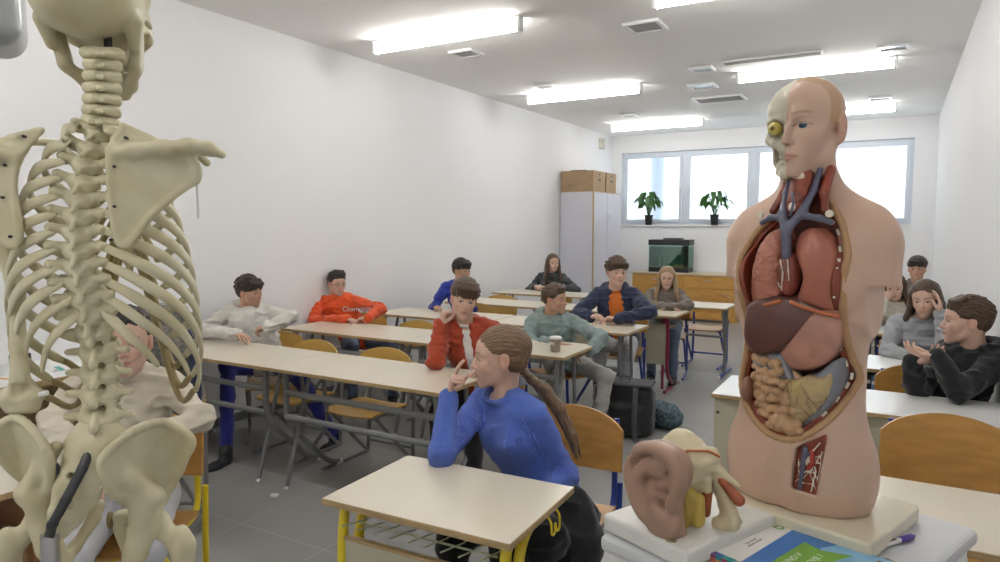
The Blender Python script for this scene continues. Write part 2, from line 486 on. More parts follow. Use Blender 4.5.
vents = [(-1.81, 5.44, .3, .3, 0, 'square grey ceiling vent between the two nearest lamps'), (-3.51, 5.44, .26, .24, 0, 'small square ceiling vent behind the nearest left lamp'),
         (-3.54, 7.14, .24, .2, 0, 'small square ceiling vent before the second left lamp'), (-1.79, 7.18, .24, .22, 1, 'recessed bluish ceiling spot in the middle, nearer of two'),
         (-1.99, 8.04, .3, .3, 1, 'recessed bluish ceiling spot in the middle, farther of two'), (-.10, 7.17, .26, .22, 1, 'recessed bluish ceiling spot beside the right wall'),
         (-.26, 9.9, .26, .22, 1, 'recessed bluish ceiling spot farthest along the right wall'), (-2.0, 8.95, .62, .4, 0, 'wide ceiling air diffuser in the middle of the ceiling'),
         (-3.4, 9.6, .24, .2, 0, 'small square ceiling vent before the far left lamp')]
for x, y, w, d, bl, l in vents:
    x *= k; y *= k
    t = empty('ceiling_spot' if bl else 'ceiling_vent', (x, y, HC), 0, l, 'ceiling spot' if bl else 'ceiling vent', 'square fittings in the ceiling')
    f = MB()
    for q in ((-w / 2, w / 2, -d / 2, -d / 2 + .03), (-w / 2, w / 2, d / 2 - .03, d / 2), (-w / 2, -w / 2 + .03, -d / 2 + .03, d / 2 - .03), (w / 2 - .03, w / 2, -d / 2 + .03, d / 2 - .03)):
        f.box(q[0], q[1], q[2], q[3], -.025, -.001, .003)
    f.build('frame', M_HOUS, t)
    if bl: MB().box(-w / 2 + .03, w / 2 - .03, -d / 2 + .03, d / 2 - .03, -.012, -.001).build('glass', M_BLUEL, t)
    else:
        g = MB(); g.box(-w / 2 + .03, w / 2 - .03, -d / 2 + .03, d / 2 - .03, -.006, -.001)
        for i in range(7): yy = -d / 2 + .03 + (d - .06) * (i + .5) / 7; g.box(-w / 2 + .03, w / 2 - .03, yy - .005, yy + .005, -.02, -.006)
        g.build('grille', M_GRILL, t)
t = empty('slot_diffuser', (-1.14 * 1.0, 7.25, HC), 0, 'long dark grey air slot in the ceiling before the lamp above the anatomical head', 'ceiling vent')
MB().box(-.46, .46, -.06, .06, -.02, -.001, .004).build('frame', M_HOUS, t)
MB().box(-.44, .44, -.04, .04, -.028, -.02).build('slot', mat('slot_grey', (.3, .3, .27), .7), t)
t = empty('smoke_detector', (XL + .0, 11.6, HC - .18), 0, 'small beige box high on the left wall above the tall cabinet', 'detector')
MB().box(0, .06, -.09, .09, -.1, .08, .01).build('casing', mat('beige_plastic', (.6, .57, .48), .5), t)
MB().lathe([(.0, -.02), (.02, -.02), (.016, -.0)], 12, Matrix.Translation((.06, 0, 0)) @ Matrix.Rotation(-pi / 2, 4, 'Y')).build('sensor_lens', M_WHITEP, t)

# ================================================================== furniture
M_LAM = mat('cream_laminate', (0.70, 0.635, 0.51), 0.28, var=0.05, vscale=3, coat=0.15)
M_LAMW = mat('white_laminate', (0.78, 0.78, 0.77), 0.3, var=0.03, vscale=3, coat=0.15)
M_EDGE = mat('beech_edge', (0.50, 0.35, 0.17), 0.45, var=0.25, vscale=20, stretch=(1, 6, 6))
M_PLY = mat('beech_plywood', (0.56, 0.29, 0.07), 0.3, var=0.2, vscale=7, stretch=(1, 5, 5), coat=0.3)
M_PLYD = mat('brown_plywood', (0.36, 0.17, 0.06), 0.35, var=0.3, vscale=8, stretch=(1, 5, 5), coat=0.3)
M_PLYY = mat('golden_plywood', (0.62, 0.38, 0.09), 0.3, var=0.10, vscale=4, stretch=(1, 2.5, 2.5), coat=0.3)
M_TGREY = mat('grey_enamel', (0.22, 0.225, 0.23), 0.35, coat=.2)
M_TBLUE = mat('blue_enamel', (0.02, 0.05, 0.30), 0.3, coat=.3)
M_TYEL = mat('yellow_enamel', (0.78, 0.60, 0.02), 0.3, coat=.3)
M_TRED = mat('dark_red_enamel', (0.25, 0.02, 0.05), 0.3, coat=.3)
M_PANEL = mat('beige_panel', (0.50, 0.47, 0.35), 0.5, var=0.1, vscale=3)
M_INK = mat('pencil_scribble', (0.10, 0.11, 0.12), 0.8)
M_RIVET = mat('rivet', (0.5, 0.5, 0.5), 0.3, metal=1)

def chair_proto(ply, tube, style=0):
    """faces -y, origin on the floor under the seat centre"""
    t = empty('school_chair')
    def seat(u, v):
        x = -.205 + .41 * u; y = -.2 + .38 * v
        e = max(0, abs(u - .5) * 2 - .0) ** 6
        y2 = y * (1 - .06 * e) ; z = .445 - .012 * math.cos((u - .5) * pi) - .02 * max(0, .15 - v) ** 1 * 2 + .0 * v
        return (x * (1 - .05 * max(0, .3 - v)), y2, z), (0, 0, 1)
    MB().sheet(seat, 12, 10, .012).build('seat', ply, t)
    def back(u, v):
        x = -.225 + .45 * u; a = (u - .5) * 2
        top = .84 - .055 * a * a - .02 * a ** 8; bot = .585 + .012 * a * a
        z = bot + (top - bot) * v
        return (x, .205 + .10 * (z - .6) - .035 * (1 - a * a) * -1 - .035, z), (a * -.35, -1, .1)
    MB().sheet(back, 16, 6, .012).build('backrest', ply, t)
    for s in (-1, 1):
        x = s * .185
        m = MB()
        m.tube(rounded([(x, .235, .80), (x, .215, .60), (x, .21, .42), (x, -.17, .425)], .09), .0125, 10)
        m.build('side_rail', tube, t)
        m = MB()
        if style == 0:
            m.tube(rounded([(x * 1.05, -.14, .42), (x * 1.07, .20, .035), (x * 1.07, .24, .014), (x * 1.07, -.22, .014)], .05), .0125, 10)
            m.tube(rounded([(x * 1.05, .26, .52), (x * 1.05, .245, .30), (x * 1.07, .23, .014)], .05), .013, 10)
        m.build('leg', tube, t)
        r = MB()
        for z in (.63, .74): r.tube([(x * .93, .197 + (z - .6) * .1, z), (x * .93, .190 + (z - .6) * .1, z)], .006, 8)
        r.build('rivet', M_RIVET, t)
    MB().tube([(-.185, .05, .40), (.185, .05, .40)], .011, 8).build('cross_bar', tube, t); MB().tube([(-.19, .235, .1), (.19, .235, .1)], .011, 8).build('cross_bar', tube, t)
    return t
CH = {'grey': chair_proto(M_PLYY, M_TGREY), 'blue': chair_proto(M_PLY, M_TBLUE), 'yellow': chair_proto(M_PLY, M_TYEL)}
ch_used = {}
def put(kind, x, y, rz, label, group='school chairs', src=CH, used=ch_used, cat='chair', z=0):
    o = src[kind] if kind not in used else copy_tree(src[kind])
    used[kind] = 1
    o.location = (x, y, z); o.rotation_euler = (0, 0, radians(rz))
    if src is CH and kind == 'grey': o.scale = (1, 1, .915)
    return tag(o, label, cat, group)

def desktop(t, w, d, top, edge, z=.75, th=.022):
    MB().box(-w / 2, w / 2, -d / 2, d / 2, z - th, z - .001, .003).build('edge_band', edge, t)
    MB().box(-w / 2 + .002, w / 2 - .002, -d / 2 + .002, d / 2 - .002, z - .0012, z).build('table_top', top, t)

def desk_grey(w=1.3, d=.56, tube=M_TGREY, tube2=None):
    t = empty('school_desk'); desktop(t, w, d, M_LAM, M_EDGE)
    for s in (-1, 1):
        x = s * (w / 2 - .09)
        m = MB(); m.tube(rounded([(x, -.19, .725), (x, -.2, .40), (x, .14, .06), (x, .25, .02), ], .12), .02, 12, squash=.75)
        m.tube([(x - s * .035, -.02, .725), (x - s * .035, -.24, .018)], .0135, 10)
        m.tube([(x, -.22, .71), (x, .2, .71)], .012, 8)
        m.tube(rounded([(x - s * .01, .10, .725), (x - s * .01, .14, .3), (x - s * .01, .0, .19)], .06), .013, 10)
        m.build('leg', tube2 or tube, t)
        MB().tube([(x - s * .035, -.235, .02), (x - s * .035, -.25, .0015)], .016, 10).tube([(x, .22, .018), (x, .27, .018)], .0175, 10).build('foot_cap', M_WHITEP, t)
    for i, z in enumerate((.59, .44)):
        MB().tube([(-w / 2 + .09, -.20, z), (w / 2 - .09, -.20, z)], .016, 10, squash=1.2).build('front_bar', tube, t)
    return t
DK = {'grey': desk_grey()}
dk_used = {}
G_D = 'grey double desks in the left rows'
for x, y, l in [(-2.63, 3.10, 'cream topped grey double desk where the boy in the rust jacket leans'), (-3.93, 3.10, 'cream topped grey double desk where the boy in the white hoodie sits'),
             (-2.49, 4.275, 'cream topped grey double desk carrying the grey paper cup'), (-3.79, 4.275, 'cream topped grey double desk where the boy in the orange hoodie sits'),
             (-2.47, 5.42, 'cream topped grey double desk where the boy in the navy hoodie sits'), (-3.78, 5.42, 'cream topped grey double desk in front of the boy in the blue top'),
             (-3.75, 6.63, 'cream topped grey double desk with an empty chair, behind the boy in the blue top'), (-3.85, 7.83, 'cream topped grey double desk in front of the girl in the dark sweater')]:
    put('grey', x, y, 0, l, G_D, DK, dk_used, 'desk')

# single desk with red front legs, blue back legs (row four, right end)
t = empty('school_desk', (-2.43, 6.62, 0), 0, 'cream topped desk with dark red legs and beige side panel, where the blonde girl sits', 'desk')
desktop(t, 1.3, .52, M_LAM, M_EDGE)
for s in (-1, 1):
    x = s * .56
    MB().tube(rounded([(x, -.2, .725), (x, -.17, .45), (x, -.2, .18), (x, .02, .03), (x, .22, .02)], .12), .018, 10).tube([(x, -.26, .016), (x, .1, .016)], .016, 8).build('leg', M_TRED, t)
    MB().tube(rounded([(x - s * .06, -.1, .725), (x - s * .06, -.12, .35), (x - s * .04, -.2, .03)], .1), .015, 10).build('leg', M_TRED, t)
MB().box(-.54, .54, -.17, -.155, .26, .66, .003).build('front_panel', M_PANEL, t)
MB().box(-.54, .54, -.15, .2, .60, .61).build('book_shelf', M_EDGE, t)
# single desk with blue sled base (row five, right end)
t = empty('school_desk', (-1.86, 7.5, 0), 0, 'cream topped single desk with grey uprights and blue floor bars, standing before the wooden drawers', 'desk')
desktop(t, .72, .55, M_LAM, M_EDGE)
for s in (-1, 1):
    x = s * .3
    MB().tube(rounded([(x, .05, .725), (x, .02, .1), (x, .0, .03)], .05), .02, 10).tube([(x, -.12, .725), (x, -.0, .3)], .015, 8).build('leg', M_TGREY, t)
    MB().tube([(x, -.27, .02), (x, .3, .02)], .018, 8).build('floor_bar', M_TBLUE, t)
    MB().tube([(x, -.29, .02), (x, -.25, .02)], .022, 8).build('foot_cap', M_WHITEP, t)
for z in (.58, .42): MB().tube([(-.3, -.05, z), (.3, -.05, z)], .013, 8).build('front_bar', M_TGREY, t)

# desks along the right wall: closed front panel, shelf with books
def desk_right(w, d, loc, label, books=False):
    t = empty('school_desk', loc, 0, label, 'desk', 'white topped desks along the right wall'); desktop(t, w, d, M_LAMW, M_EDGE)
    for s in (-1, 1):
        x = s * (w / 2 - .03)
        MB().tube([(x, -d / 2 + .05, .73), (x, -d / 2 + .05, 0)], .016, 10).build('leg', M_TBLUE, t)
        MB().tube([(x, d / 2 - .05, .73), (x, d / 2 - .05, 0)], .016, 10).build('leg', M_TBLUE, t)
    if not books:
        MB().box(-w / 2 + .01, w / 2 - .01, -d / 2 + .03, -d / 2 + .045, .30, .725, .002).build('front_panel', M_PANEL, t)
        for s in (-1, 1):
            for z in (.40, .65): MB().tube([(s * (w / 2 - .03), -d / 2 + .03, z), (s * (w / 2 - .03), -d / 2 + .026, z)], .008, 10).build('screw', M_DARK, t)
    else:
        MB().box(-w / 2 + .03, w / 2 - .03, -d / 2 + .03, d / 2 - .08, .545, .56, .002).box(-w / 2 + .03, w / 2 - .03, d / 2 - .09, d / 2 - .08, .56, .728).build('book_shelf', M_TGREY, t)
        MB().tube([(-w / 2 + .03, -d / 2 + .05, .42), (w / 2 - .03, -d / 2 + .05, .42)], .018, 8).build('front_bar', M_TGREY, t)
    return t
R2 = desk_right(1.25, .5, (-.165, 3.76, 0), 'white topped desk with beige front panel, where the boy in the black jacket leans')
text('Centre', .045, 'pencil_writing', M_INK, R2, (-.42, -.2205, .685), (pi / 2, 0, 0))
desk_right(1.25, .5, (-.165, 4.86, 0), 'white topped desk where the girl in the grey sweater sits', True)
desk_right(1.25, .5, (-.165, 6.42, 0), 'white topped desk where the girl in the cream sweater sits', True)
desk_right(1.25, .5, (-.165, 7.6, 0), 'white topped desk farthest along the right wall', True)
# nearest right desk: single, wire basket
t = empty('school_desk', (.10, 2.375, 0), 0, 'cream topped single desk behind the trolley with a wire basket under its top', 'desk')
desktop(t, .73, .50, M_LAM, M_EDGE)
for s in (-1, 1):
    for q in (-1, 1): MB().tube([(s * .33, q * .2, .73), (s * .34, q * .22, 0)], .016, 10).build('leg', M_TBLUE, t)
g = MB()
for i in range(11): g.tube([(-.3 + i * .06, -.23, .60), (-.3 + i * .06, .2, .60)], .0025, 6)
for y in (-.2, 0, .2): g.tube([(-.31, y, .597), (.31, y, .597)], .003, 6)
for s in (-1, 1): g.tube([(s * .31, -.2, .6), (s * .31, -.2, .73)], .004, 6)
g.build('wire_basket', M_STEEL, t)

# yellow legged desk in the foreground
YD = empty('school_desk', (-1.205, 1.765, 0), radians(2.0), 'cream topped single desk with yellow tube legs, nearest in the foreground', 'desk')
desktop(YD, .665, .46, M_LAM, M_EDGE)
for s in (-1, 1):
    x = s * .29
    MB().tube(rounded([(x, -.10, .722), (x, -.17, .715), (x, -.185, .60), (x, -.19, .0)], .06), .0165, 12).build('leg', M_TYEL, YD)
    MB().tube(rounded([(x - s * .0, .05, .722), (x, -.07, .70), (x, -.12, .55), (x, .15, .0)], .08), .0165, 12).build('leg', M_TYEL, YD)
MB().box(-.27, .27, -.195, -.18, .28, .615, .002).build('front_panel', M_PANEL, YD)
MB().box(-.275, .275, -.198, -.176, .615, .625, .002).build('panel_edge', M_EDGE, YD)
g = MB()
for i in range(9): g.tube([(-.24 + i * .06, -.245, .685), (-.24 + i * .06, -.12, .66), (-.24 + i * .06, .18, .655)], .0028, 6)
for y in (-.15, 0, .15): g.tube([(-.25, y, .66), (.25, y, .66)], .004, 6)
g.build('wire_basket', mat('pale_green_wire', (.5, .55, .38), .4), YD)
g = MB(); g.tube(rounded([(.30, .06, .72), (.325, .06, .70), (.325, .065, .65), (.325, .09, .65), (.325, .09, .69), (.325, .10, .65), (.325, .125, .65), (.325, .125, .70), (.3, .125, .72)], .02), .004, 8)
g.build('bag_hook', M_TYEL, YD)
text('Bob C', .035, 'pencil_writing', M_INK, YD, (-.06, -.1955, .56), (pi / 2, radians(-4), 0))

# empty chairs
for k_, x, y, rz, l in [('grey', -3.66, 3.42, 0, 'grey framed plywood chair right beside the boy in the white hoodie'),
                     ('grey', -3.00, 3.42, 0, 'grey framed plywood chair left of the boy in the rust jacket, tucked under the desk'),
                     ('grey', -3.62, 4.62, 0, 'grey framed plywood chair between the orange hoodie boy and the rust jacket boy'),
                     ('grey', -4.12, 6.95, 0, 'grey framed plywood chair farthest of the empty chairs on the left'),
                     ('blue', -1.87, 7.93, 0, 'blue framed chair at the single desk before the wooden drawers'),
                     ('blue', .20, 2.82, 2, 'blue framed chair with wide brown backrest behind the nearest right desk'),
                     ]:
    o = put(k_, x, y, rz, l, 'empty school chairs')
    if x == .20: o.scale = (.98, 1.03, 1.06)

# tall cabinet in the far left corner with the boxes on it
M_LILAC = mat('pale_grey_cabinet', (0.60, 0.60, 0.66), 0.5)
cb = empty('tall_cabinet', (-4.64, 9.9, 0), 0, 'tall pale grey cabinet in the far left corner with cardboard boxes on top', 'cabinet')
MB().box(.005, .56, 0, 1.15, .0, 2.13, .002).build('body', M_LILAC, cb)
MB().box(.555, .575, -.004, .012, 0, 2.134).box(.0, .575, -.004, 1.15, 2.13, 2.137).build('beech_edging', M_EDGE, cb)
for z0, z1 in ((.06, .55), (.56, 1.34), (1.35, 2.12)):
    for y0, y1 in ((.015, .57), (.58, 1.14)):
        d = MB().box(.561, .578, y0, y1, z0, z1, .002).build('door', M_LILAC, cb)
        hy = y1 - .04 if y0 < .3 else y0 + .04
        MB().tube([(.58, hy, (z0 + z1) / 2 - .05), (.6, hy, (z0 + z1) / 2 - .04), (.6, hy, (z0 + z1) / 2 + .04), (.58, hy, (z0 + z1) / 2 + .05)], .005).build('handle', M_STEEL, d)
M_CARD = mat('brown_cardboard', (0.42, 0.29, 0.17), 0.8, var=.12, vscale=5)
for y, w, l in ((9.92, .50, 'brown cardboard archive box on the tall cabinet, nearer one'), (10.47, .44, 'brown cardboard archive box on the tall cabinet, farther one')):
    b = empty('cardboard_box', (-4.63, y, 2.137), 0, l, 'box', 'cardboard boxes on the tall cabinet')
    MB().box(0, .54, 0, w, 0, .29, .003).build('box_body', M_CARD, b)
    MB().box(-.004, .546, -.004, w + .004, .23, .32, .003).build('lid', M_CARD, b)
    MB().box(.546, .549, w / 2 - .05, w / 2 + .05, .17, .2, .001).box(.546, .549, w / 2 - .04, w / 2 + .04, .255, .28, .001).build('hand_hole', M_DARK, b)
    s = MB()
    for i in range(3): s.tube([(.12, -.0055, .05 + i * .03), (.2 + .07 * i, -.0055, .05 + i * .035)], .003, 5)
    s.tube([(.34, -.0055, .17), (.40, -.0055, .12), (.46, -.0055, .17)], .003, 5)
    s.build('printed_marks', mat('brown_print', (.2, .12, .06), .8), b)
tag(MB().box(-4.5, -4.25, 10.0, 10.3, 2.458, 2.475, .003).build('flat_folder', mat('dark_folder', (.08, .08, .09), .6)), 'dark flat folder lying on the nearer cardboard box', 'folder')

# low counter with drawers under the window
M_GOLD = mat('golden_birch', (0.62, 0.34, 0.08), 0.4, var=.15, vscale=4, stretch=(1, 4, 4), coat=.2)
ct = empty('drawer_counter', (-4.02, 11.6, 0), 0, 'long golden wood counter with drawers below the window', 'cabinet')
MB().box(0, 1.76, .01, .59, 0, .77, .002).build('body', M_GOLD, ct)
MB().box(-.02, 1.78, -.02, .595, .77, .80, .004).build('counter_top', mat('pale_wood_top', (.6, .5, .36), .35), ct)
for i in range(2):
    for z0, z1 in ((.56, .75), (.35, .54), (.06, .33)):
        d = MB().box(.02 + i * .87, .86 + i * .87, -.012, .008, z0, z1, .003).build('drawer', M_GOLD, ct)
        c = .44 + i * .87; zc = (z0 + z1) / 2 + .03
        MB().tube([(c - .07, -.012, zc), (c - .06, -.035, zc), (c + .06, -.035, zc), (c + .07, -.012, zc)], .006).build('handle', M_STEEL, d)
# aquarium
aq = empty('aquarium', (-3.42, 11.88, .80), 0, 'small glass aquarium with black hood on the drawer counter', 'aquarium')
W2, D2 = .35, .16
MB().box(-W2, W2, -D2, D2, 0, .08, .006).build('base_rim', M_DARK, aq)
MB().box(-W2 - .01, W2 + .01, -D2 - .01, D2 + .01, .47, .565, .012).box(-.12, .2, -.1, .1, .565, .59, .01).build('hood', M_DARK, aq)
MB().box(-W2 + .01, W2 - .01, -D2 + .02, D2 - .012, .08, .44).build('water', mat('murky_green_water', (.10, .17, .14), .1, var=.7, vscale=6, coat=.8, col2=(.03, .10, .08)), aq)
gl = MB()
gl.box(-W2, W2, -D2, -D2 + .006, .08, .47); gl.box(-W2, W2, D2 - .006, D2, .08, .47); gl.box(-W2, -W2 + .006, -D2, D2, .08, .47); gl.box(W2 - .006, W2, -D2, D2, .08, .47)
gl.build('tank_glass', glass('aquarium_glass', (.8, .92, .88), .15), aq)
MB().box(W2 - .09, W2 - .015, -D2 + .006, -D2 + .018, .08, .46).build('filter', M_DARK, aq)
g = MB()
rr = random.Random(3)
MB().box(-W2 + .012, W2 - .012, -D2 + .012, D2 - .012, .08, .11).build('gravel', mat('gravel', (.25, .2, .15), .9, var=.5, vscale=80), aq)
for i in range(9):
    x = rr.uniform(-.28, .2); g.tube([(x, -D2 + .014, .1), (x + rr.uniform(-.03, .03), -D2 + .013, .2), (x + rr.uniform(-.04, .04), -D2 + .014, rr.uniform(.25, .38))], [.006, .005, .002], 6)
g.build('water_plants', mat('water_plant', (.08, .3, .12), .5), aq)

# potted plants on the sill
M_LEAF = mat('leaf_green', (0.05, 0.17, 0.03), 0.4, var=.4, vscale=9)
def plant(x, seed, label, n, spread):
    rr = random.Random(seed)
    t = empty('potted_plant', (x, YB - .02, WZ0 + .001), 0, label, 'plant', 'potted plants on the window sill')
    MB().lathe([(.055, 0), (.075, .16), (.08, .16), (.08, .18), (.07, .18), (.065, .165)], 20).build('flower_pot', mat('black_pot', (.015, .015, .017), .5), t)
    st = MB(); lf = MB()
    for i in range(n):
        a = rr.uniform(0, 2 * pi); l = rr.uniform(.5, 1.0) * spread; hh = rr.uniform(.16, .42)
        rr2 = .75 if sin(a) < 0 else -.5
        p0 = Vector((rr.uniform(-.02, .02), rr.uniform(-.02, .02), .17)); d = Vector((cos(a), sin(a) * rr2, 0))
        p1 = p0 + d * l * .5 + Vector((0, 0, hh)); p2 = p0 + d * l * .62 + Vector((0, 0, hh * .95)); tip = p0 + d * l * 1.15 + Vector((0, 0, hh * rr.uniform(.35, .7)))
        st.tube([p0, (p0 + p1) / 2 + Vector((0, 0, .03)), p1], .003, 5)
        w = rr.uniform(.030, .048); side = Vector((-sin(a), cos(a), 0)).normalized()
        K = 6; vs = []; fs = []
        for j in range(K + 1):
            u = j / K; c = p1 * (1 - u) ** 2 + (p1 + d * l * .35 + Vector((0, 0, .03))) * 2 * u * (1 - u) + tip * u * u
            ww = w * math.sin(pi * min(.98, u * .92 + .06)) ** .8
            vs += [c - side * ww + Vector((0, 0, .006)), c, c + side * ww + Vector((0, 0, .006))]
        for j in range(K):
            b = j * 3; fs += [(b, b + 1, b + 4, b + 3), (b + 1, b + 2, b + 5, b + 4)]
        lf.add(vs, fs, True)
    st.build('stems', M_LEAF, t); lf.build('leaves', M_LEAF, t, auto=False)
plant(-3.93, 5, 'bushy green potted plant on the window sill, left one', 46, .28)
plant(-2.76, 9, 'sparser green potted plant on the window sill, right one beside the anatomical model', 34, .33)

# trolley with the models -------------------------------------------------
A_T = radians(-20)      # the trolley stands turned to the room
TR = empty('utility_trolley', (-.159, 1.420, 0), A_T, 'pale grey trolley table carrying the ear model and the torso model', 'trolley')
M_GTOP = mat('pale_grey_tray', (0.60, 0.61, 0.63), 0.35)
MB().box(-.235, .235, -.30, .30, .965, .999, .012, seg=3).build('tray_top', M_GTOP, TR)
MB().box(-.222, .222, -.285, .285, .925, .965, .006).build('tray_frame', M_WHITEP, TR)
for sx in (-1, 1):
    for sy in (-1, 1):
        l = MB().tube([(sx * .19, sy * .25, .925), (sx * .20, sy * .26, .07)], .016, 12).build('leg', M_TBLUE, TR)
        MB().lathe([(.02, 0.0), (.03, .02), (.03, .04), (.012, .06), (.012, .08)], 14, Matrix.Translation((sx * .20, sy * .26, 0))).build('caster', M_DARK, l)
MB().box(-.19, .19, -.25, .25, .35, .37, .004).build('lower_shelf', M_GTOP, TR)
# ================================================================== people
def rotm(yaw=0, pitch=0, roll=0):
    """columns = lateral, forward, up.  yaw: 0 looks to -y (towards the camera side), positive turns towards +x; pitch up; roll towards +lateral"""
    y, p, r = radians(yaw), radians(pitch), radians(roll)
    f = np.array([sin(y), -cos(y), 0.]); lat = np.array([-cos(y), -sin(y), 0.])   # lat = the figure's own right
    lat = -lat                                                                  # own left, so that lat x fwd... stays a proper frame below
    up = np.array([0, 0, 1.])
    f2 = f * cos(p) + up * sin(p); u2 = up * cos(p) - f * sin(p)
    l3 = lat * cos(r) + u2 * sin(r); u3 = u2 * cos(r) - lat * sin(r)
    return np.stack([l3, f2, u3], 1)

def head_sdf(F, sex='m', mouth=0.0, age=1.0, ears=True, lids=True, nose=1.0):
    """x lateral, y forward, z up, origin between the ears"""
    jw = .037 if sex == 'f' else .041
    F.ell((0, -.016, .040), (.0735, .092, .074), .01)
    F.ell((0, -.03, .0), (.062, .068, .06), .03)
    F.ell((0, .034, .034), (.062, .056, .056), .025)
    F.ell((0, .030, -.028), (.053, .056, .056), .03)
    F.ell((0, .040, -.060), (.036, .038, .040), .03)
    for s in (-1, 1):
        F.cap((s * .054, -.006, -.030), (s * jw, .006, -.062), .015, .014, .02)
        F.cap((s * jw, .006, -.062), (s * .009, .066, -.096), .013, .012, .022)
        F.ell((s * .034, .056, -.026), (.021, .022, .022), .02)
        F.cap((s * .046, .036, .0), (s * .036, .062, -.016), .014, .013, .015)
        F.cap((s * .014, .078, .021), (s * .042, .063, .023), .009, .008, .016)
    F.ell((0, .068, -.097), (.016, .013, .013), .014)
    F.ell((0, .058, -.062), (.030, .030, .026), .022)
    for s in (-1, 1):
        F.ell((s * .030, .088, .000), (.017, .014, .011), .010, 's')
    F.cap((0, .081, .010), (0, .0885 + .01 * nose, -.026), .0075, .0095, .011)
    F.ell((0, .094 + .007 * nose, -.031), (.0095, .0095, .0085), .008)
    for s in (-1, 1):
        F.ell((s * .0115, .090, -.034), (.0062, .0085, .0062), .006)
        F.ell((s * .0055, .097, -.041), (.003, .005, .003), .003, 's')
    F.cap((0, .090, -.045), (0, .089, -.051), .0045, .005, .006)
    m = mouth
    for s in (-1, 1):
        F.cap((0, .0880, -.0582), (s * .024, .0735, -.0605 + m * .004), .0042, .0024, .005)
        F.cap((0, .0865, -.0665 - .004 * m), (s * .021, .0745, -.0632 + m * .002), .0050, .0024, .006)
        F.cap((0, .0955, -.0622 - .002 * m), (s * .026, .0800, -.0615 + m * .003), .0018 + .003 * m, .0014, .002, 's')
    F.cap((-.012, .090, -.077), (.012, .090, -.077), .004, .004, .006, 's')
    if lids:
        for s in (-1, 1):
            F.ell((s * .0305, .0690, .0005), (.0170, .0150, .0140), .005)
            F.ell((s * .0305, .0880, -.0003), (.0148, .0140, .0058), .002, 's')
    if ears:
        for s in (-1, 1):
            F.ell((s * .076, -.012, .002), (.0075, .019, .030), .006, R=rotm(0, 0, 0)[:, [0, 1, 2]] * 1.0)
            F.ell((s * .0735, -.008, -.020), (.007, .011, .014), .006)
            F.ell((s * .084, -.008, .003), (.005, .010, .017), .004, 's')

LIP = (0.52, 0.20, 0.17)
def skin_color(fr, base, lipc=LIP, blush=.25, brow=None, beard=0):
    o, R, k = fr; base = np.array(base)
    def g(P, c, r, soft=.35):
        q = ((P - c) / r); d = np.sqrt((q * q).sum(1)); return np.clip((1 + soft / 2 - d) / soft, 0, 1)[:, None]
    def fn(V):
        P = ((V - o) @ R) / k; col = np.tile(base, (len(V), 1))
        red = np.array([base[0] * 1.0, base[1] * .68, base[2] * .62])
        for s in (-1, 1):
            w = g(P, (s * .036, .066, -.030), (.022, .03, .018), 1.3) * blush; col = col * (1 - w) + red * w
            w = g(P, (s * .077, -.01, 0), (.015, .02, .03), .6) * .45; col = col * (1 - w) + red * w
        w = g(P, (0, .105, -.031), (.014, .02, .012), 1.2) * blush * 1.2; w = np.minimum(w, 1); col = col * (1 - w) + red * w
        yy = np.abs(P[:, 0]) / .0255
        top = -.0545 - .0055 * yy ** 1.5 - .0010 * np.exp(-(yy * 6) ** 2); bot = -.0712 + .0095 * yy ** 1.6
        w = (np.clip((top - P[:, 2]) / .0018 + .5, 0, 1) * np.clip((P[:, 2] - bot) / .0018 + .5, 0, 1) * (P[:, 1] > .06) * (yy < 1.0))[:, None] * .8
        col = col * (1 - w) + np.array(lipc) * w
        for s in (-1, 1):
            q = np.sqrt(((P[:, 0] - s * .0305) / .0162) ** 2 + ((P[:, 2] + .0003) / .0068) ** 2)
            w = (np.clip(1 - np.abs(q - 1.02) / .16, 0, 1) * (P[:, 1] > .06) * (P[:, 2] > .0))[:, None] * .75
            col = col * (1 - w) + np.array((.06, .035, .03)) * w
        if brow is not None:
            for s in (-1, 1):
                t = (s * P[:, 0] - .014) / .034
                zc = .0225 + .0048 * np.sin(np.clip(t, 0, 1) * pi * .8); th = .0034 * (1 - .55 * np.clip(t, 0, 1))
                w = (np.clip((th - np.abs(P[:, 2] - zc)) / .0015 + .5, 0, 1) * (t > -.05) * (t < 1.02) * (P[:, 1] > .03))[:, None] * .8
                col = col * (1 - w) + np.array(brow) * w
        return col
    return fn

M_SKIN = mat('skin', (1, 1, 1), 0.5, attr='col', sss=0.12, bump=0.08, bscale=300, spec=.35)
M_EYE = mat('eye', (1, 1, 1), 0.12, attr='col')
def eyeball(name, fr, s, parent, origin, iris=(.12, .18, .22), look=(0, 1, 0), r=.0125):
    o, R, k = fr
    bm = bmesh.new(); bmesh.ops.create_uvsphere(bm, u_segments=20, v_segments=14, radius=1)
    V = np.array([v.co[:] for v in bm.verts]); fs = [[v.index for v in f.verts] for f in bm.faces]; bm.free()
    c = o + R @ (np.array((s * .0305, .0695, .0003)) * k); W = c + (V * r * k) @ R.T - np.asarray(origin)
    me = bpy.data.meshes.new(name); me.from_pydata([tuple(x) for x in W], [], fs)
    me.polygons.foreach_set('use_smooth', [True] * len(fs)); me.materials.append(M_EYE)
    d = (V @ nrm(look))[:, None]
    col = np.where(d > .94, np.array((.01, .01, .01)), np.where(d > .78, np.array(iris), np.array((.62, .60, .58))))
    ca = me.color_attributes.new('col', 'FLOAT_COLOR', 'POINT'); ca.data.foreach_set('color', np.concatenate([col, np.ones((len(V), 1))], 1).astype(np.float32).ravel())
    ob = bpy.data.objects.new(name, me); C.objects.link(ob); ob.parent = parent; return ob

def frame_perp(d, n):
    d = nrm(d); n = np.asarray(n, float); n = nrm(n - d * (n @ d)); return d, n, np.cross(d, n)

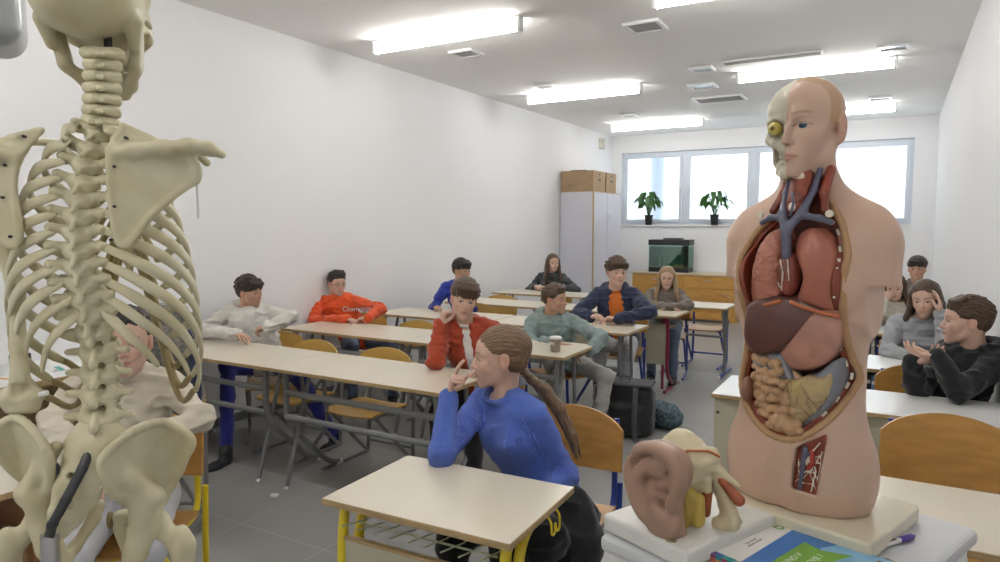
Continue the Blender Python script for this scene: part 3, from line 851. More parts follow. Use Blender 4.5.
def hand_sdf(F, wrist, d, n, side, curls, k=1.0, thumb=(.3, .3), spread=.06, splay=None):
    """d: towards the fingers, n: direction the palm faces; side +1/-1 puts the thumb; curls per finger (index..little) in degrees or triples"""
    d, n, l = frame_perp(d, n); l = l * side                  # l points to the thumb side
    W = np.asarray(wrist, float)
    B = np.stack([l, d, n], 1)
    F.ell(W + d * .045 * k, (.036 * k, .048 * k, .0145 * k), .008 * k, R=B)
    F.ell(W + d * .070 * k, (.040 * k, .022 * k, .0135 * k), .01 * k, R=B)
    F.ell(W + d * .030 * k + l * .020 * k + n * .006 * k, (.018 * k, .030 * k, .014 * k), .01 * k, R=B)
    F.cap(W - d * .02 * k, W + d * .02 * k, .0225 * k, .024 * k, .015 * k, flat=(n, 1.35))
    lens = [(.040, .025, .019), (.044, .028, .020), (.041, .026, .019), (.033, .020, .017)]
    for i, L_ in enumerate(lens):
        c = curls[i]; c = (c, c * .9, c * .6) if not isinstance(c, (tuple, list)) else c
        off = (.029, .0095, -.0105, -.029)[i]
        p = W + (d * (.083, .087, .083, .074)[i] + l * off) * k
        a = spread * (1.5 - i) + (splay[i] if splay else 0); dd = nrm(d * cos(a) + l * sin(a)); ang = 0
        pts = [p - dd * .012 * k]; r0 = (.0088, .0090, .0085, .0076)[i] * k
        pts.append(p)
        for j in range(3):
            ang += radians(c[j]); v = dd * cos(ang) + n * sin(ang); p = p + v * L_[j] * k; pts.append(p)
        F.chain(pts, [r0 * 1.05, r0 * 1.05, r0, r0 * .93, r0 * .8], .0025 * k)
    t0 = W + (d * .022 + l * .024 + n * .004) * k
    t1 = t0 + (l * .020 + d * .030 + n * (.008 + thumb[0] * .03)) * k
    t2 = t1 + nrm(l * (.5 - thumb[1]) + d * 1.0 + n * (.2 + thumb[0])) * .032 * k
    t3 = t2 + nrm(l * (.2 - thumb[1] * 1.3) + d * 1.0 + n * (.2 + thumb[0])) * .024 * k
    F.chain([t0, t1, t2, t3], [.0135 * k, .0115 * k, .0098 * k, .0078 * k], .005 * k)

def ik(a, b, l1, l2, hint):
    a = np.asarray(a, float); b = np.asarray(b, float); v = b - a; D = np.linalg.norm(v); 
    if D > (l1 + l2) * .999: s = D / ((l1 + l2) * .999); l1 *= s; l2 *= s
    u = v / D; x = (l1 * l1 - l2 * l2 + D * D) / (2 * D); hh = math.sqrt(max(l1 * l1 - x * x, 0))
    w = np.asarray(hint, float); w = w - u * (w @ u); return a + u * x + nrm(w) * hh

def fold_noise(amp, scale, seed=0, ridge=True, fine=0.0):
    def fn(V, N):
        q = V + seed * 3.7
        u = q * np.array([.75, .75, 1.35]) + .02 * vnoise(q, 7)[:, None]
        a = vnoise(u, scale); d = .32 - np.abs(a) ** .8
        d = d * amp * (.45 + .55 * (vnoise(q + 9, 5) > -.2)) + vnoise(u + 5, scale * 2.3) * amp * .3
        if fine: d = d + vnoise(q, 160) * fine
        return V + N * d[:, None]
    return fn

FAB = {}
def fabric(name, col, knit=False, rough=.9, rib=None):
    if name not in FAB:
        FAB[name] = mat(name, col, rough, bump=.35 if not rib else .9, bscale=220, var=.12, vscale=14, sheen=.2, wave=rib)
    return FAB[name]

HAIRM = {}
def hair_mat(name, c1, c2, stretch=(1, 1, .12), scale=90):
    if name in HAIRM: return HAIRM[name]
    m = bpy.data.materials.new(name); m.use_nodes = True; nt = m.node_tree; N = nt.nodes; L = nt.links; b = N['Principled BSDF']
    at = N.new('ShaderNodeAttribute'); at.attribute_name = 'flow'
    mp = N.new('ShaderNodeMapping'); mp.inputs['Scale'].default_value = (26, 3.0, 1.5); L.new(at.outputs['Vector'], mp.inputs['Vector'])
    n = N.new('ShaderNodeTexNoise'); n.inputs['Scale'].default_value = 1.0; n.inputs['Detail'].default_value = 3; n.inputs['Roughness'].default_value = .65; L.new(mp.outputs[0], n.inputs['Vector'])
    r = N.new('ShaderNodeValToRGB'); r.color_ramp.elements[0].position = .36; r.color_ramp.elements[1].position = .66
    r.color_ramp.elements[0].color = (*c2, 1); r.color_ramp.elements[1].color = (*c1, 1); L.new(n.outputs['Fac'], r.inputs['Fac']); L.new(r.outputs[0], b.inputs['Base Color'])
    bu = N.new('ShaderNodeBump'); bu.inputs['Strength'].default_value = .55; bu.inputs['Distance'].default_value = .004; L.new(n.outputs['Fac'], bu.inputs['Height']); L.new(bu.outputs[0], b.inputs['Normal'])
    b.inputs['Roughness'].default_value = .42; b.inputs['Specular IOR Level'].default_value = .45
    HAIRM[name] = m; return m
def flow_fn(fr, mode='crown', tail=None):
    o, R, k = fr
    def fn(V):
        P = ((V - o) @ R) / k
        if mode == 'back': a = np.arctan2(P[:, 0], P[:, 2] + .02) * 1.6; b = P[:, 1] * 8
        else: a = np.arctan2(P[:, 0], P[:, 1] + .035) * 1.6; b = P[:, 2] * 8
        if tail is not None:
            T = np.array(tail); best = np.full(len(V), 9.)
            for i in range(len(T) - 1):
                d = T[i + 1] - T[i]; t = np.clip((V - T[i]) @ d / (d @ d), 0, 1); q = V - T[i] - t[:, None] * d; r = np.linalg.norm(q, axis=1)
                u = nrm(np.cross(d, (0, 0, 1.))); w = nrm(np.cross(d, u)); m_ = (r < best) & (P[:, 1] < -.095)
                a = np.where(m_, (q @ u) * 14, a); b = np.where(m_, (q @ w) * 40, b); best = np.minimum(best, r)
        return np.stack([a, b, vnoise(P, 14) * .25], 1)
    return fn


def hair_sdf(F, style, sex='m', rnd=None):
    rr = rnd or random.Random(1)
    def cap_base(t=.010, back=-.05):
        F.ell((0, -.020, .046), (.0745 + t, .092 + t, .074 + t), .01)
        F.ell((0, -.045, .0), (.066 + t, .058 + t, .065 + t * .5), .02)
    def face_cut(z=.040, w=.064, dep=.05):
        F.ell((0, .105, z - .085), (w, .085, .092), .006, 's')
        F.box((0, .055, -.10), (.10, .062, .09), .02, .01, 's')
    if style in ('curly', 'fringe', 'messy', 'short', 'swept'):
        t = {'curly': .022, 'fringe': .018, 'messy': .020, 'short': .010, 'swept': .013}[style]
        F.ell((0, -.018, .050), (.072 + t, .090 + t, .072 + t), .01)
        F.ell((0, -.050, .005), (.065 + t * .4, .052 + t * .5, .055), .02)
        F.ell((0, .105, -.048 if style != 'fringe' else -.062), (.066, .085, .092), .008, 's')
        for s in (-1, 1): F.box((s * .08, .045, -.045), (.04, .055, .062), .02, .012, 's')
        for s in (-1, 1): F.ell((s * .088, -.006, -.012), (.022, .024, .034), .008, 's')
        F.box((0, -.02, -.10), (.12, .12, .055), .02, .01, 's')
        n = {'curly': 110, 'fringe': 60, 'messy': 90, 'short': 50, 'swept': 60}[style]
        for i in range(n):
            a = rr.uniform(0, 2 * pi); e = rr.uniform(-.1, 1.0)
            ce = cos(e * pi / 2); p = np.array([cos(a) * ce * (.072 + t), -.018 + sin(a) * ce * (.09 + t), .050 + sin(e * pi / 2) * (.070 + t)])
            if p[1] > .03 and p[2] < .07: continue
            if style in ('curly', 'messy'):
                r = rr.uniform(.009, .016); F.ell(p, (r, r, r), .005)
            else:
                d = np.array([rr.uniform(-.01, .01), .020, rr.uniform(-.004, .010)]); nn_ = nrm((p - np.array([0, -.018, .05])) / np.array([.09, .12, .09])); d = d - nn_ * (d @ nn_); F.cap(p - d, p + d, .006, .003, .005)
        if style in ('fringe', 'messy', 'curly'):
            for i in range(22):
                x = -.058 + .116 * i / 21; yy = .082 * math.sqrt(max(.05, 1 - (x / .082) ** 2)) + .004
                z1 = (.030 if style == 'fringe' else .045) + rr.uniform(-.008, .010)
                F.chain([(x * .85, yy * .75, .105), (x, yy + .010, .078), (x + rr.uniform(-.008, .008), yy + .006, z1)], [.012, .011, .005], .006)
        if style == 'swept':
            for i in range(18):
                x = -.055 + .11 * i / 17; yy = .075 * math.sqrt(max(.05, 1 - (x / .082) ** 2))
                F.chain([(x, yy + .002, .068), (x * .9 + .008, yy * .9, .098), (x * .8 + .012, yy * .35, .122 + rr.uniform(-.004, .006))], [.007, .012, .010], .008)
    elif style in ('long', 'tail'):
        t = .009 if style == 'tail' else .011
        F.ell((0, -.018, .046), (.073 + t, .093 + t, .073 + t), .01)
        F.ell((0, -.045, .0), (.064 + t, .056 + t, .06), .02)
        F.ell((0, .112, -.040), (.067, .085, .100), .006, 's')
        if style == 'long': F.ell((0, .100, .035), (.040, .045, .046), .012, 's')
        for s in (-1, 1): F.box((s * .08, .055, -.05), (.045, .052, .075), .02, .012, 's')
        if style == 'tail':
            for s in (-1, 1): F.ell((s * .086, -.010, -.004), (.022, .024, .036), .008, 's')
            F.box((0, .0, -.115), (.12, .12, .058), .02, .01, 's')

def strand_fn(fr, amp=.002, freq=260, axis=0):
    o, R, k = fr
    def fn(V, N):
        P = ((V - o) @ R) / k
        a = np.arctan2(P[:, 0], P[:, 2] - .02) if axis == 0 else P[:, 0] * 14
        s = np.sin(a * 34 + 4 * vnoise(P, 18)) + .6 * np.sin(a * 71 + 6 * vnoise(P, 30) + 1.3)
        return V + N * (s * amp * .5 + vnoise(P, 55) * amp)[:, None]
    return fn

def person(label, at, yaw, neck, head, hyaw=0, hpitch=0, hroll=0, sex='m', size=1.0, skin=(.62, .40, .30), hair='curly', hairc=((.05, .03, .018), (.02, .012, .008)),
           top='hoodie', topm=None, legm=None, syaw=None, arms=None, knees=None, feet=None, res=.005, iris=(.12, .1, .08), mouth=0., hs=None, seed=1, hip_z=.535,
           collar=None, headk=1.0, look=(0, 1, 0), shoe=None, cuff=None, inner=None, skirt=False, brow=None, extra=None, tail=None, hood=True, nose=1.0, ribm=None, bulk=1.0, jacket_open=None):
    """at: world hip point; neck, head: world points (base of the neck, between the ears); yaw/syaw: pelvis and shoulder heading; arms: {'R','L'} -> dict"""
    t = empty('person', (at[0], at[1], 0), 0, label, 'person')
    O = np.array([at[0], at[1], 0.]); k = size
    hip = np.array([at[0], at[1], hip_z]); neck = np.array(neck, float); head = np.array(head, float)
    nd = np.linalg.norm(head - neck); neck = head + (neck - head) * min(1, .150 * k * headk / nd)
    Rp = rotm(yaw); Rs = rotm(yaw if syaw is None else syaw); Rh = rotm(hyaw, hpitch, hroll)
    latp, fwp = Rp[:, 0], Rp[:, 1]; lats, fws = Rs[:, 0], Rs[:, 1]
    # own right side is -lateral when the lateral axis points to world +x at yaw 0
    sgn = {'R': -1, 'L': 1}
    sw = (.155 if sex == 'm' else .148) * k
    up = nrm(neck - hip); chest = hip + (neck - hip) * .66 + fws * .012
    shd = {s: neck - up * .055 * k + lats * sgn[s] * sw + np.array([0, 0, (arms or {}).get(s, {}).get('lift', 0)]) for s in 'RL'}
    arms = arms or {}
    J = {}
    for s in 'RL':
        a = arms.get(s, {})
        w = np.array(a.get('wrist', hip + latp * sgn[s] * .12 + fwp * .28 + np.array([0, 0, .06])), float)
        if 'elbow' in a: e = np.array(a['elbow'], float)
        else: e = ik(shd[s], w, .265 * k, .235 * k, a.get('hint', lats * sgn[s] * .6 - fws * .5 + np.array([0, 0, -.8])))
        J[s] = (shd[s], e, w, a)
    L = {}
    for s in 'RL':
        h0 = hip + latp * sgn[s] * .085 * k
        kn = np.array(knees[s], float) if knees else hip + latp * sgn[s] * .11 * k + fwp * .40 * k + np.array([0, 0, -.03])
        ft = np.array(feet[s], float) if feet else np.array([kn[0], kn[1], .085]) + fwp * .02
        L[s] = (h0, kn, ft)
    fr = (head, Rh, k * headk)
    def torso(F, e, hem=0.):
        """e: how far outside the skin"""
        b = bulk
        B = np.stack([lats, fws, np.cross(lats, fws)], 1)
        F.ell(hip + np.array([0, 0, .015]), ((.150 * b) * k + e, .110 * k * b + e, .10 * k + e), .03, R=Rp)
        m_ = hip + (neck - hip) * .35
        F.ell(m_, ((.122 * b) * k + e, .088 * k * b + e, .13 * k + e), .05, R=Rs)
        F.ell(chest, ((.138 * b) * k + e, .094 * k * b + e, .15 * k + e), .05, R=Rs)
        F.cap(shd['R'] * .72 + shd['L'] * .28 - up * .015, shd['L'] * .72 + shd['R'] * .28 - up * .015, .062 * k + e, .062 * k + e, .05)
        for s in 'RL': F.cap(neck + up * .012 - fws * .012, shd[s] * .9 + neck * .1 + up * .012, .028 * k + e, .030 * k + e, .04)
        if sex == 'f':
            for s in (-1, 1): F.ell(chest + fws * .075 * k + lats * s * .058 * k - up * .01, (.045 * k + e * .6,) * 3, .05)
    def arm(F, s, e, tail=0.0, kk=.03):
        a, b, c, _ = J[s]; c2 = c - nrm(c - b) * tail
        F.cap(a, b, .045 * k * (.95 if sex == 'f' else 1) + e, .034 * k + e, kk)
        F.cap(b, c2, .035 * k + e, .026 * k + e * .9, kk)
    # ---- body
    parts = []
    F = SDF(.018); torso(F, -.012); [arm(F, s, -.012, .05) for s in 'RL']
    for s in 'RL':
        h0, kn, ft = L[s]; F.cap(h0, kn, .062 * k, .042 * k, .03); F.cap(kn, ft, .042 * k, .03 * k, .03)
    parts.append(F.mesh())
    F = SDF(res, fr); head_sdf(F, sex, mouth, nose=nose); F.fr = None
    nb = head + Rh @ (np.array([0, -.028, -.055]) * k * headk)
    nr = (.053 if sex == 'm' else .047) * k
    F.cap(nb, neck - up * .03, nr, nr * 1.12, .025)
    F.cap(neck - up * .02 - lats * .05, neck - up * .02 + lats * .05, .03 * k, .03 * k, .03)
    F.ell(neck - up * .07 + fws * .015, (.10 * k, .06 * k, .06 * k), .03, R=Rs)
    parts.append(F.mesh())
    for s in 'RL':
        a, b, c, A = J[s]
        if A.get('hide'): continue
        F = SDF(min(res, .004)); fd = nrm(c - b)
        d = A.get('dir', fd); n = A.get('palm', np.array([0, 0, -1.]))
        F.cap(c - fd * .09, c, .027 * k, .022 * k, .01)
        hand_sdf(F, c, d, n, A.get('thumbside', 1 if s == 'R' else -1), A.get('curl', (35, 38, 42, 46)), k * .93 if sex == 'm' else k * .89, thumb=A.get('thumb', (.3, .3)), spread=A.get('spread', .05))
        parts.append(F.mesh())
    body = mesh_obj('body', join(parts), M_SKIN, t, O, color=skin_color(fr, skin, brow=brow if brow is not None else hairc[0], blush=.3 if sex == 'm' else .25), smooth=1)
    for s in (-1, 1): eyeball('eye', fr, s, t, O, iris, look)
    # ---- clothes
    F = SDF(res * 1.35); e = {'sweater': .016, 'hoodie': .021, 'jacket': .024, 'shirt': .009}.get(top, .016)
    if top == 'knit': e = .015
    torso(F, e)
    for s in 'RL': arm(F, s, e * .9, tail=(cuff or {}).get(s, .0) if isinstance(cuff, dict) else .005, kk=.025)
    for s in 'RL':                         # cuffs
        a, b, c, A = J[s]; fd = nrm(c - b); tl = (cuff or {}).get(s, 0.) if isinstance(cuff, dict) else 0.
        q = c - fd * tl; F.cap(q - fd * .045, q - fd * .004, .030 * k + e * .55, .027 * k + e * .45, .006)
    def rib_coord(V):
        segs = [(hip - up * .3, neck + up * .2, fws, .13)] + [q for s in 'RL' for q in ((J[s][0], J[s][1], fws, .045), (J[s][1], J[s][2], fws, .036))]
        best = np.full(len(V), 9.); out = np.zeros(len(V))
        for i, (a, b, f_, r_) in enumerate(segs):
            d = b - a; t = np.clip((V - a) @ d / (d @ d), 0, 1); q = V - a - t[:, None] * d; r = np.linalg.norm(q, axis=1) - (r_ + .03 if i == 0 else r_ + .025)
            x = nrm(np.cross(d, f_)); y = nrm(np.cross(d, x)); m_ = r < best; out = np.where(m_, np.arctan2(q @ x, -(q @ y) * np.sign(y @ -f_) ) * r_ * 1.25, out); best = np.minimum(best, r)
        return np.stack([out, out * 0, out * 0], 1)
    if top in ('hoodie', 'jacket') and not hood:
        pts = [neck + lats * sin(a) * .080 * k + fws * (cos(a) * .068 + .0) * k + up * (.018 - .026 * cos(a)) * k for a in np.linspace(.5, 2 * pi - .5, 15)]
        F.chain(pts, [.010] + [.016] * 13 + [.010], .008)
    elif top in ('hoodie', 'jacket'):
        pts = []
        for i in range(13):
            th = radians(-150 + 300 * i / 12); dx = sin(th); dy = -cos(th)
            pts.append(neck + lats * dx * (.080 + .012 * (dy < 0)) * k + fws * (dy * .072 - .002) * k + up * (.022 + .018 * -dy - .026 * max(0, dy)) * k)
        F.chain(pts, [.020 * k] + [(.028 - .004 * (abs(i - 6) > 3)) * k for i in range(1, 12)] + [.020 * k], .012)
        F.ell(neck - fws * .105 * k - up * .02, (.095 * k, .048 * k, .070 * k), .025, R=Rs)
    elif top in ('sweater', 'knit'):
        pts = [neck + lats * sin(a) * .074 * k + fws * (cos(a) * .064 + .002) * k + up * (.014 - .022 * cos(a)) * k for a in np.linspace(0, 2 * pi, 15)]
        F.chain(pts, .0125, .010)
    if top in ('hoodie', 'jacket'): F.cap(neck + up * .01 + fws * .022, neck + up * .14 + fws * .045, .050 * k, .072 * k, .008, 's')
    else: F.cap(neck + up * .012 + fws * .010, neck + up * .14 + fws * .02, .054 * k, .066 * k, .004, 's')
    if jacket_open: jacket_open(F, neck, up, lats, fws, k)
    if extra: extra(F, dict(neck=neck, up=up, lat=lats, fw=fws, hip=hip, J=J, k=k, head=head))
    cut = -.06 if skirt else -.075
    F.box(hip + np.array([0, 0, cut - .15]), (.4, .4, .15), .001, .004, 's')
    tn = {'hoodie': 'hoodie', 'jacket': 'jacket', 'sweater': 'sweater', 'knit': 'sweater', 'shirt': 'shirt'}[top]
    cl = mesh_obj(tn, F.mesh(), topm, t, O, smooth=1, fn=fold_noise(.020 if top != 'knit' else .009, 15, seed, fine=0), **(dict(color=rib_coord, colname='rib') if top == 'knit' else {}))
    if inner:
        Fi = SDF(res * 1.5); torso(Fi, inner[1])
        Fi.cap(neck + up * .02 + fws * .02, neck + up * .13 + fws * .035, .048 * k, .07 * k, .01, 's')
        pts = [neck + lats * sin(a) * .066 * k + fws * (cos(a) * .058 + .010) * k + up * (.004 - .020 * cos(a)) * k for a in np.linspace(0, 2 * pi, 15)]
        Fi.chain(pts, .008, .010)
        mesh_obj('t_shirt', Fi.mesh(), inner[0], t, O, smooth=1, fn=fold_noise(.004, 14, seed))
    F = SDF(max(res * 1.6, .008))
    F.ell(hip + np.array([0, 0, -.01]), (.152 * k, .118 * k, .085 * k), .03, R=Rp)
    for s in 'RL':
        h0, kn, ft = L[s]
        F.cap(h0, kn, .083 * k, .063 * k, .045); F.cap(kn, ft + np.array([0, 0, .0]), .060 * k, .047 * k, .03)
    if extra is not None and getattr(extra, 'legs', None): extra.legs(F)
    mesh_obj('trousers', F.mesh(), legm, t, O, smooth=1, fn=fold_noise(.012, 11, seed + 5))
    for s in 'RL':
        h0, kn, ft = L[s]; d = fwp if not feet or 'dir' not in feet else np.array(feet['dir'], float)
        base = np.array([ft[0], ft[1], ft[2] - .085])
        F = SDF(.006); B = np.stack([np.cross(d, [0, 0, 1]), d, [0, 0, 1]], 1)
        F.ell(base + d * .01 + np.array([0, 0, .05]), (.036, .05, .045), .02, R=B)
        F.ell(base + d * .10 + np.array([0, 0, .04]), (.043, .085, .036), .03, R=B)
        F.cap(ft - np.array([0, 0, .02]), ft + np.array([0, 0, .03]), .042, .045, .02)
        F.box(base + d * .06 + np.array([0, 0, -.04]), (.2, .3, .045), .001, .002, 's', R=B)
        sh = mesh_obj('shoe', F.mesh(), shoe or mat('dark_shoe', (.03, .03, .035), .5), t, O, smooth=1)
        F = SDF(.006); F.ell(base + d * .06 + np.array([0, 0, .014]), (.046, .135, .013), .002, R=B)
        mesh_obj('shoe_sole', F.mesh(), mat('shoe_sole', (.5, .5, .5), .6), sh, O, smooth=1)
    # ---- hair
    hm = hair_mat('hair_%d' % seed, hairc[0], hairc[1])
    F = SDF(res * .9, fr); hair_sdf(F, hair, sex, random.Random(seed))
    if hs: hs(F, fr)
    ho = mesh_obj('hair', F.mesh(), hm, t, O, smooth=1, fn=strand_fn(fr, .0016 if hair not in ('curly', 'messy') else .003), color=flow_fn(fr, 'back' if hair in ('tail', 'swept') else 'crown', tail), colname='flow')
    return dict(root=t, O=O, fr=fr, J=J, L=L, neck=neck, up=up, lat=lats, fw=fws, body=body, hairm=hm)
# ================================================================== anatomical models
def polyfn(poly, y0, y1, rd=0.0, curve=None):
    """extruded outline: polygon in (x,z), y from y0 to y1; curve(x,z) shifts y"""
    P = np.array(poly, float)
    def fn(X, Y, Z):
        x = np.asarray(X, float)[:, 0, 0][:, None]; z = np.asarray(Z, float)[0, 0, :][None, :]
        d = np.full((x.shape[0], z.shape[1]), 1e9); s = np.ones_like(d)
        n = len(P)
        for i in range(n):
            a = P[i]; b = P[i - 1]; e = b - a; wx = x - a[0]; wz = z - a[1]
            t = np.clip((wx * e[0] + wz * e[1]) / (e @ e + 1e-12), 0, 1)
            d = np.minimum(d, (wx - t * e[0]) ** 2 + (wz - t * e[1]) ** 2)
            c1 = z >= a[1]; c2 = z < b[1]; c3 = e[0] * wz > e[1] * wx
            s = np.where((c1 & c2 & c3) | (~c1 & ~c2 & ~c3), -s, s)
        d2 = (np.sqrt(d) * s)[:, None, :] + rd
        yy = Y if curve is None else Y - curve(x, z)[:, None, :]
        dy = np.maximum(y0 + rd - yy, yy - y1 + rd)
        return np.minimum(np.maximum(d2, dy), 0) + np.sqrt(np.maximum(d2, 0) ** 2 + np.maximum(dy, 0) ** 2) - rd
    lo = np.array([P[:, 0].min(), y0 - (.12 if curve is not None else 0), P[:, 1].min()]); hi = np.array([P[:, 0].max(), y1 + (.12 if curve is not None else 0), P[:, 1].max()])
    return fn, lo, hi

def skull_sdf(F, teeth=True):
    F.ell((0, -.016, .040), (.0700, .088, .071), .01)
    F.ell((0, .050, -.078), (.020, .016, .016), .008)
    F.ell((0, -.050, .008), (.056, .050, .048), .03)
    F.ell((0, .030, .034), (.058, .052, .052), .02)
    F.ell((0, .030, -.012), (.045, .030, .03), .02)
    for s in (-1, 1):
        F.cap((s * .056, -.024, -.015), (s * .053, -.012, -.046), .013, .007, .01)
        F.cap((s * .012, .076, .018), (s * .044, .060, .016), .0075, .007, .008)
        F.cap((s * .047, .056, .014), (s * .048, .050, -.020), .0055, .007, .006)
        F.cap((s * .050, .046, -.020), (s * .030, .064, -.030), .0095, .011, .01)
        F.chain([(s * .050, .046, -.018), (s * .066, .022, -.014), (s * .069, -.004, -.010)], .0048, .005)
        F.ell((s * .031, .074, .000), (.0185, .026, .0165), .005, 's')
        F.ell((s * .062, .022, .010), (.010, .022, .025), .012, 's')
    F.ell((0, .050, -.042), (.028, .032, .024), .012)
    F.cap((0, .078, .012), (0, .090, -.006), .005, .004, .006)
    F.ell((0, .086, -.026), (.0095, .013, .0135), .003, 's')
    for s in (-1, 1):     # mandible
        F.chain([(s * .055, -.004, -.012), (s * .052, -.002, -.034), (s * .046, .006, -.066), (s * .030, .040, -.088), (s * .012, .062, -.095), (0, .064, -.095)],
                [.007, .009, .0095, .009, .010, .011], .006, flat=((1, 0, 0), 1.25))
        F.cap((s * .052, .010, -.028), (s * .047, .018, -.060), .015, .016, .01, flat=((1, 0, 0), 3.0))
        F.chain([(s * .034, .030, -.074), (s * .024, .052, -.078), (0, .064, -.080)], .006, .006)
    if teeth:
        for i in range(-7, 8):
            a = i / 7 * 1.25; x = .028 * sin(a) ; y = .036 + .034 * cos(a)
            F.ell((x, y, -.0585), (.0036, .0034, .006), .0012); F.ell((x, y - .001, -.0705), (.0034, .0032, .0055), .0012)

# ------------------------------------------------------------------ torso model
AT = radians(-18)
TM = empty('torso_model', (-.145, 1.525, 1.0), AT, 'life size anatomical torso model with open chest and half skull face on the trolley', 'anatomical model')
M_MSKIN = mat('model_skin', (0.58, 0.40, 0.30), 0.38, attr='col', bump=.05, bscale=200)
M_BASE = mat('cream_base_plastic', (0.72, 0.66, 0.50), 0.15, coat=.5)
M_RIM = mat('ochre_rim', (0.42, 0.25, 0.12), 0.45)
M_MUSC = mat('muscle_red', (0.30, 0.055, 0.025), 0.4, var=.45, vscale=30, stretch=(1, 1, .3), coat=.3)
M_LUNG = mat('lung_pink', (0.46, 0.17, 0.11), 0.35, bump=.5, bscale=90, var=.12, vscale=60, coat=.3)
M_LUNG2 = mat('lung_smooth_pink', (0.42, 0.14, 0.09), 0.35, var=.12, vscale=20, coat=.3)
M_HEART = mat('heart_brown', (0.24, 0.055, 0.035), 0.3, var=.3, vscale=20, coat=.4)
M_VEIN = mat('vein_blue', (0.105, 0.11, 0.17), 0.35, coat=.3)
M_ART = mat('artery_red', (0.40, 0.03, 0.02), 0.35, coat=.3)
M_LIVER = mat('liver_brown', (0.115, 0.035, 0.025), 0.3, var=.15, vscale=10, coat=.4)
M_STOM = mat('stomach_pink', (0.50, 0.24, 0.17), 0.35, var=.25, vscale=25, coat=.3)
M_OMEN = mat('omentum_yellow', (0.50, 0.38, 0.14), 0.4, var=.3, vscale=22, bump=.4, bscale=60, col2=(.38, .27, .16), coat=.3)
M_INT = mat('intestine_tan', (0.52, 0.31, 0.16), 0.35, var=.2, vscale=20, coat=.35)
M_COLON = mat('colon_grey_blue', (0.22, 0.23, 0.27), 0.4, var=.2, vscale=30, coat=.3)
M_BONE_W = mat('model_bone_white', (0.62, 0.57, 0.45), 0.4, var=.1, vscale=30)
M_NERVE = mat('nerve_white', (0.68, 0.62, 0.50), 0.45)
TZ = .035
MB().box(-.175, .175, -.13, .13, 0.001, .035, .006, seg=3).build('base_board', M_BASE, TM)
SEAM_Y = .0
HY = 3
TX = -.022
hfr = (np.array([-.008, -.005, .758 + TZ]), rotm(HY, 0, 0), .95)
def torso_body(F, e=0.0):
    X0 = .006
    F.ell((X0, .0, .07 + TZ), (.154 + e, .107 + e, .165 + e), .02)
    F.ell((X0, .0, .27 + TZ), (.121 + e, .090 + e, .20 + e), .05)
    F.ell((X0, -.01, .22 + TZ), (.10 + e, .088 + e, .13 + e), .04)
    F.ell((X0, .0, .43 + TZ), (.136 + e, .095 + e, .155 + e), .05)
    F.cap((X0 - .105, .008, .535 + TZ), (X0 + .105, .008, .535 + TZ), .058 + e, .058 + e, .04)
    for s in (-1, 1):
        F.cap((X0 + s * .128, .008, .525 + TZ), (X0 + s * .135, .005, .40 + TZ), .046 + e, .042 + e, .03)
        F.cap((X0 + s * .022, .016, .640 + TZ), (X0 + s * .11, .012, .575 + TZ), .030 + e, .028 + e, .05)
        F.ell((X0 + s * .055, -.060, .46 + TZ), (.062, .040, .05), .04)
    F.cap((X0, .014, .56 + TZ), (.0, .004, .70 + TZ), .055 + e, .051 + e, .03)
OUT = [(-0.024, 0.66), (-0.016, 0.625), (-0.054, 0.583), (-0.09, 0.537), (-0.104, 0.491), (-0.096, 0.434), (-0.088, 0.393), (-0.084, 0.363), (-0.087, 0.311), (-0.101, 0.241), (-0.086, 0.202), (-0.047, 0.165), (0.003, 0.144), (0.052, 0.152), (0.098, 0.197), (0.123, 0.243), (0.134, 0.278), (0.120, 0.321), (0.114, 0.366), (0.114, 0.413), (0.117, 0.482), (0.115, 0.509), (0.101, 0.558), (0.078, 0.591), (0.056, 0.623), (0.052, 0.66)]
OUT = [tuple(p[:2]) for p in catmull(OUT, 3)]
OUT = [(x * .96, z + TZ) for x, z in OUT]
def inset(P, d):
    P = np.array(P, float); c = P.mean(0); T = np.roll(P, -1, 0) - np.roll(P, 1, 0); N = np.stack([-T[:, 1], T[:, 0]], 1); N /= np.linalg.norm(N, axis=1)[:, None] + 1e-9
    A = .5 * np.sum(P[:, 0] * np.roll(P[:, 1], -1) - np.roll(P[:, 0], -1) * P[:, 1])
    return [tuple(q) for q in P + N * (d if A > 0 else -d)]
F = SDF(.0028)
torso_body(F)
fn, lo, hi = polyfn(OUT, -.2, -.012); F.raw(fn, lo, hi, .002, 's')
F.box((0, 0, -.15), (.4, .4, .15 + TZ), .001, .001, 's')
for s in (-1, 1): F.box((.006 + s * .24, 0, .30 + TZ), (.105, .2, .152), .002, .003, 's')
F.chain([(.010, -.118, TZ - .02), (.012, -.122, .05 + TZ), (.014, -.118, .10 + TZ)], [.016, .010, .002], .03, 's')
GW = [(.042, .131 + TZ), (.092, .168 + TZ), (.096, .166 + TZ), (.082, .046 + TZ), (.036, .048 + TZ)]
fn, lo, hi = polyfn(GW, -.2, -.088); F.raw(fn, lo, hi, .001, 's')
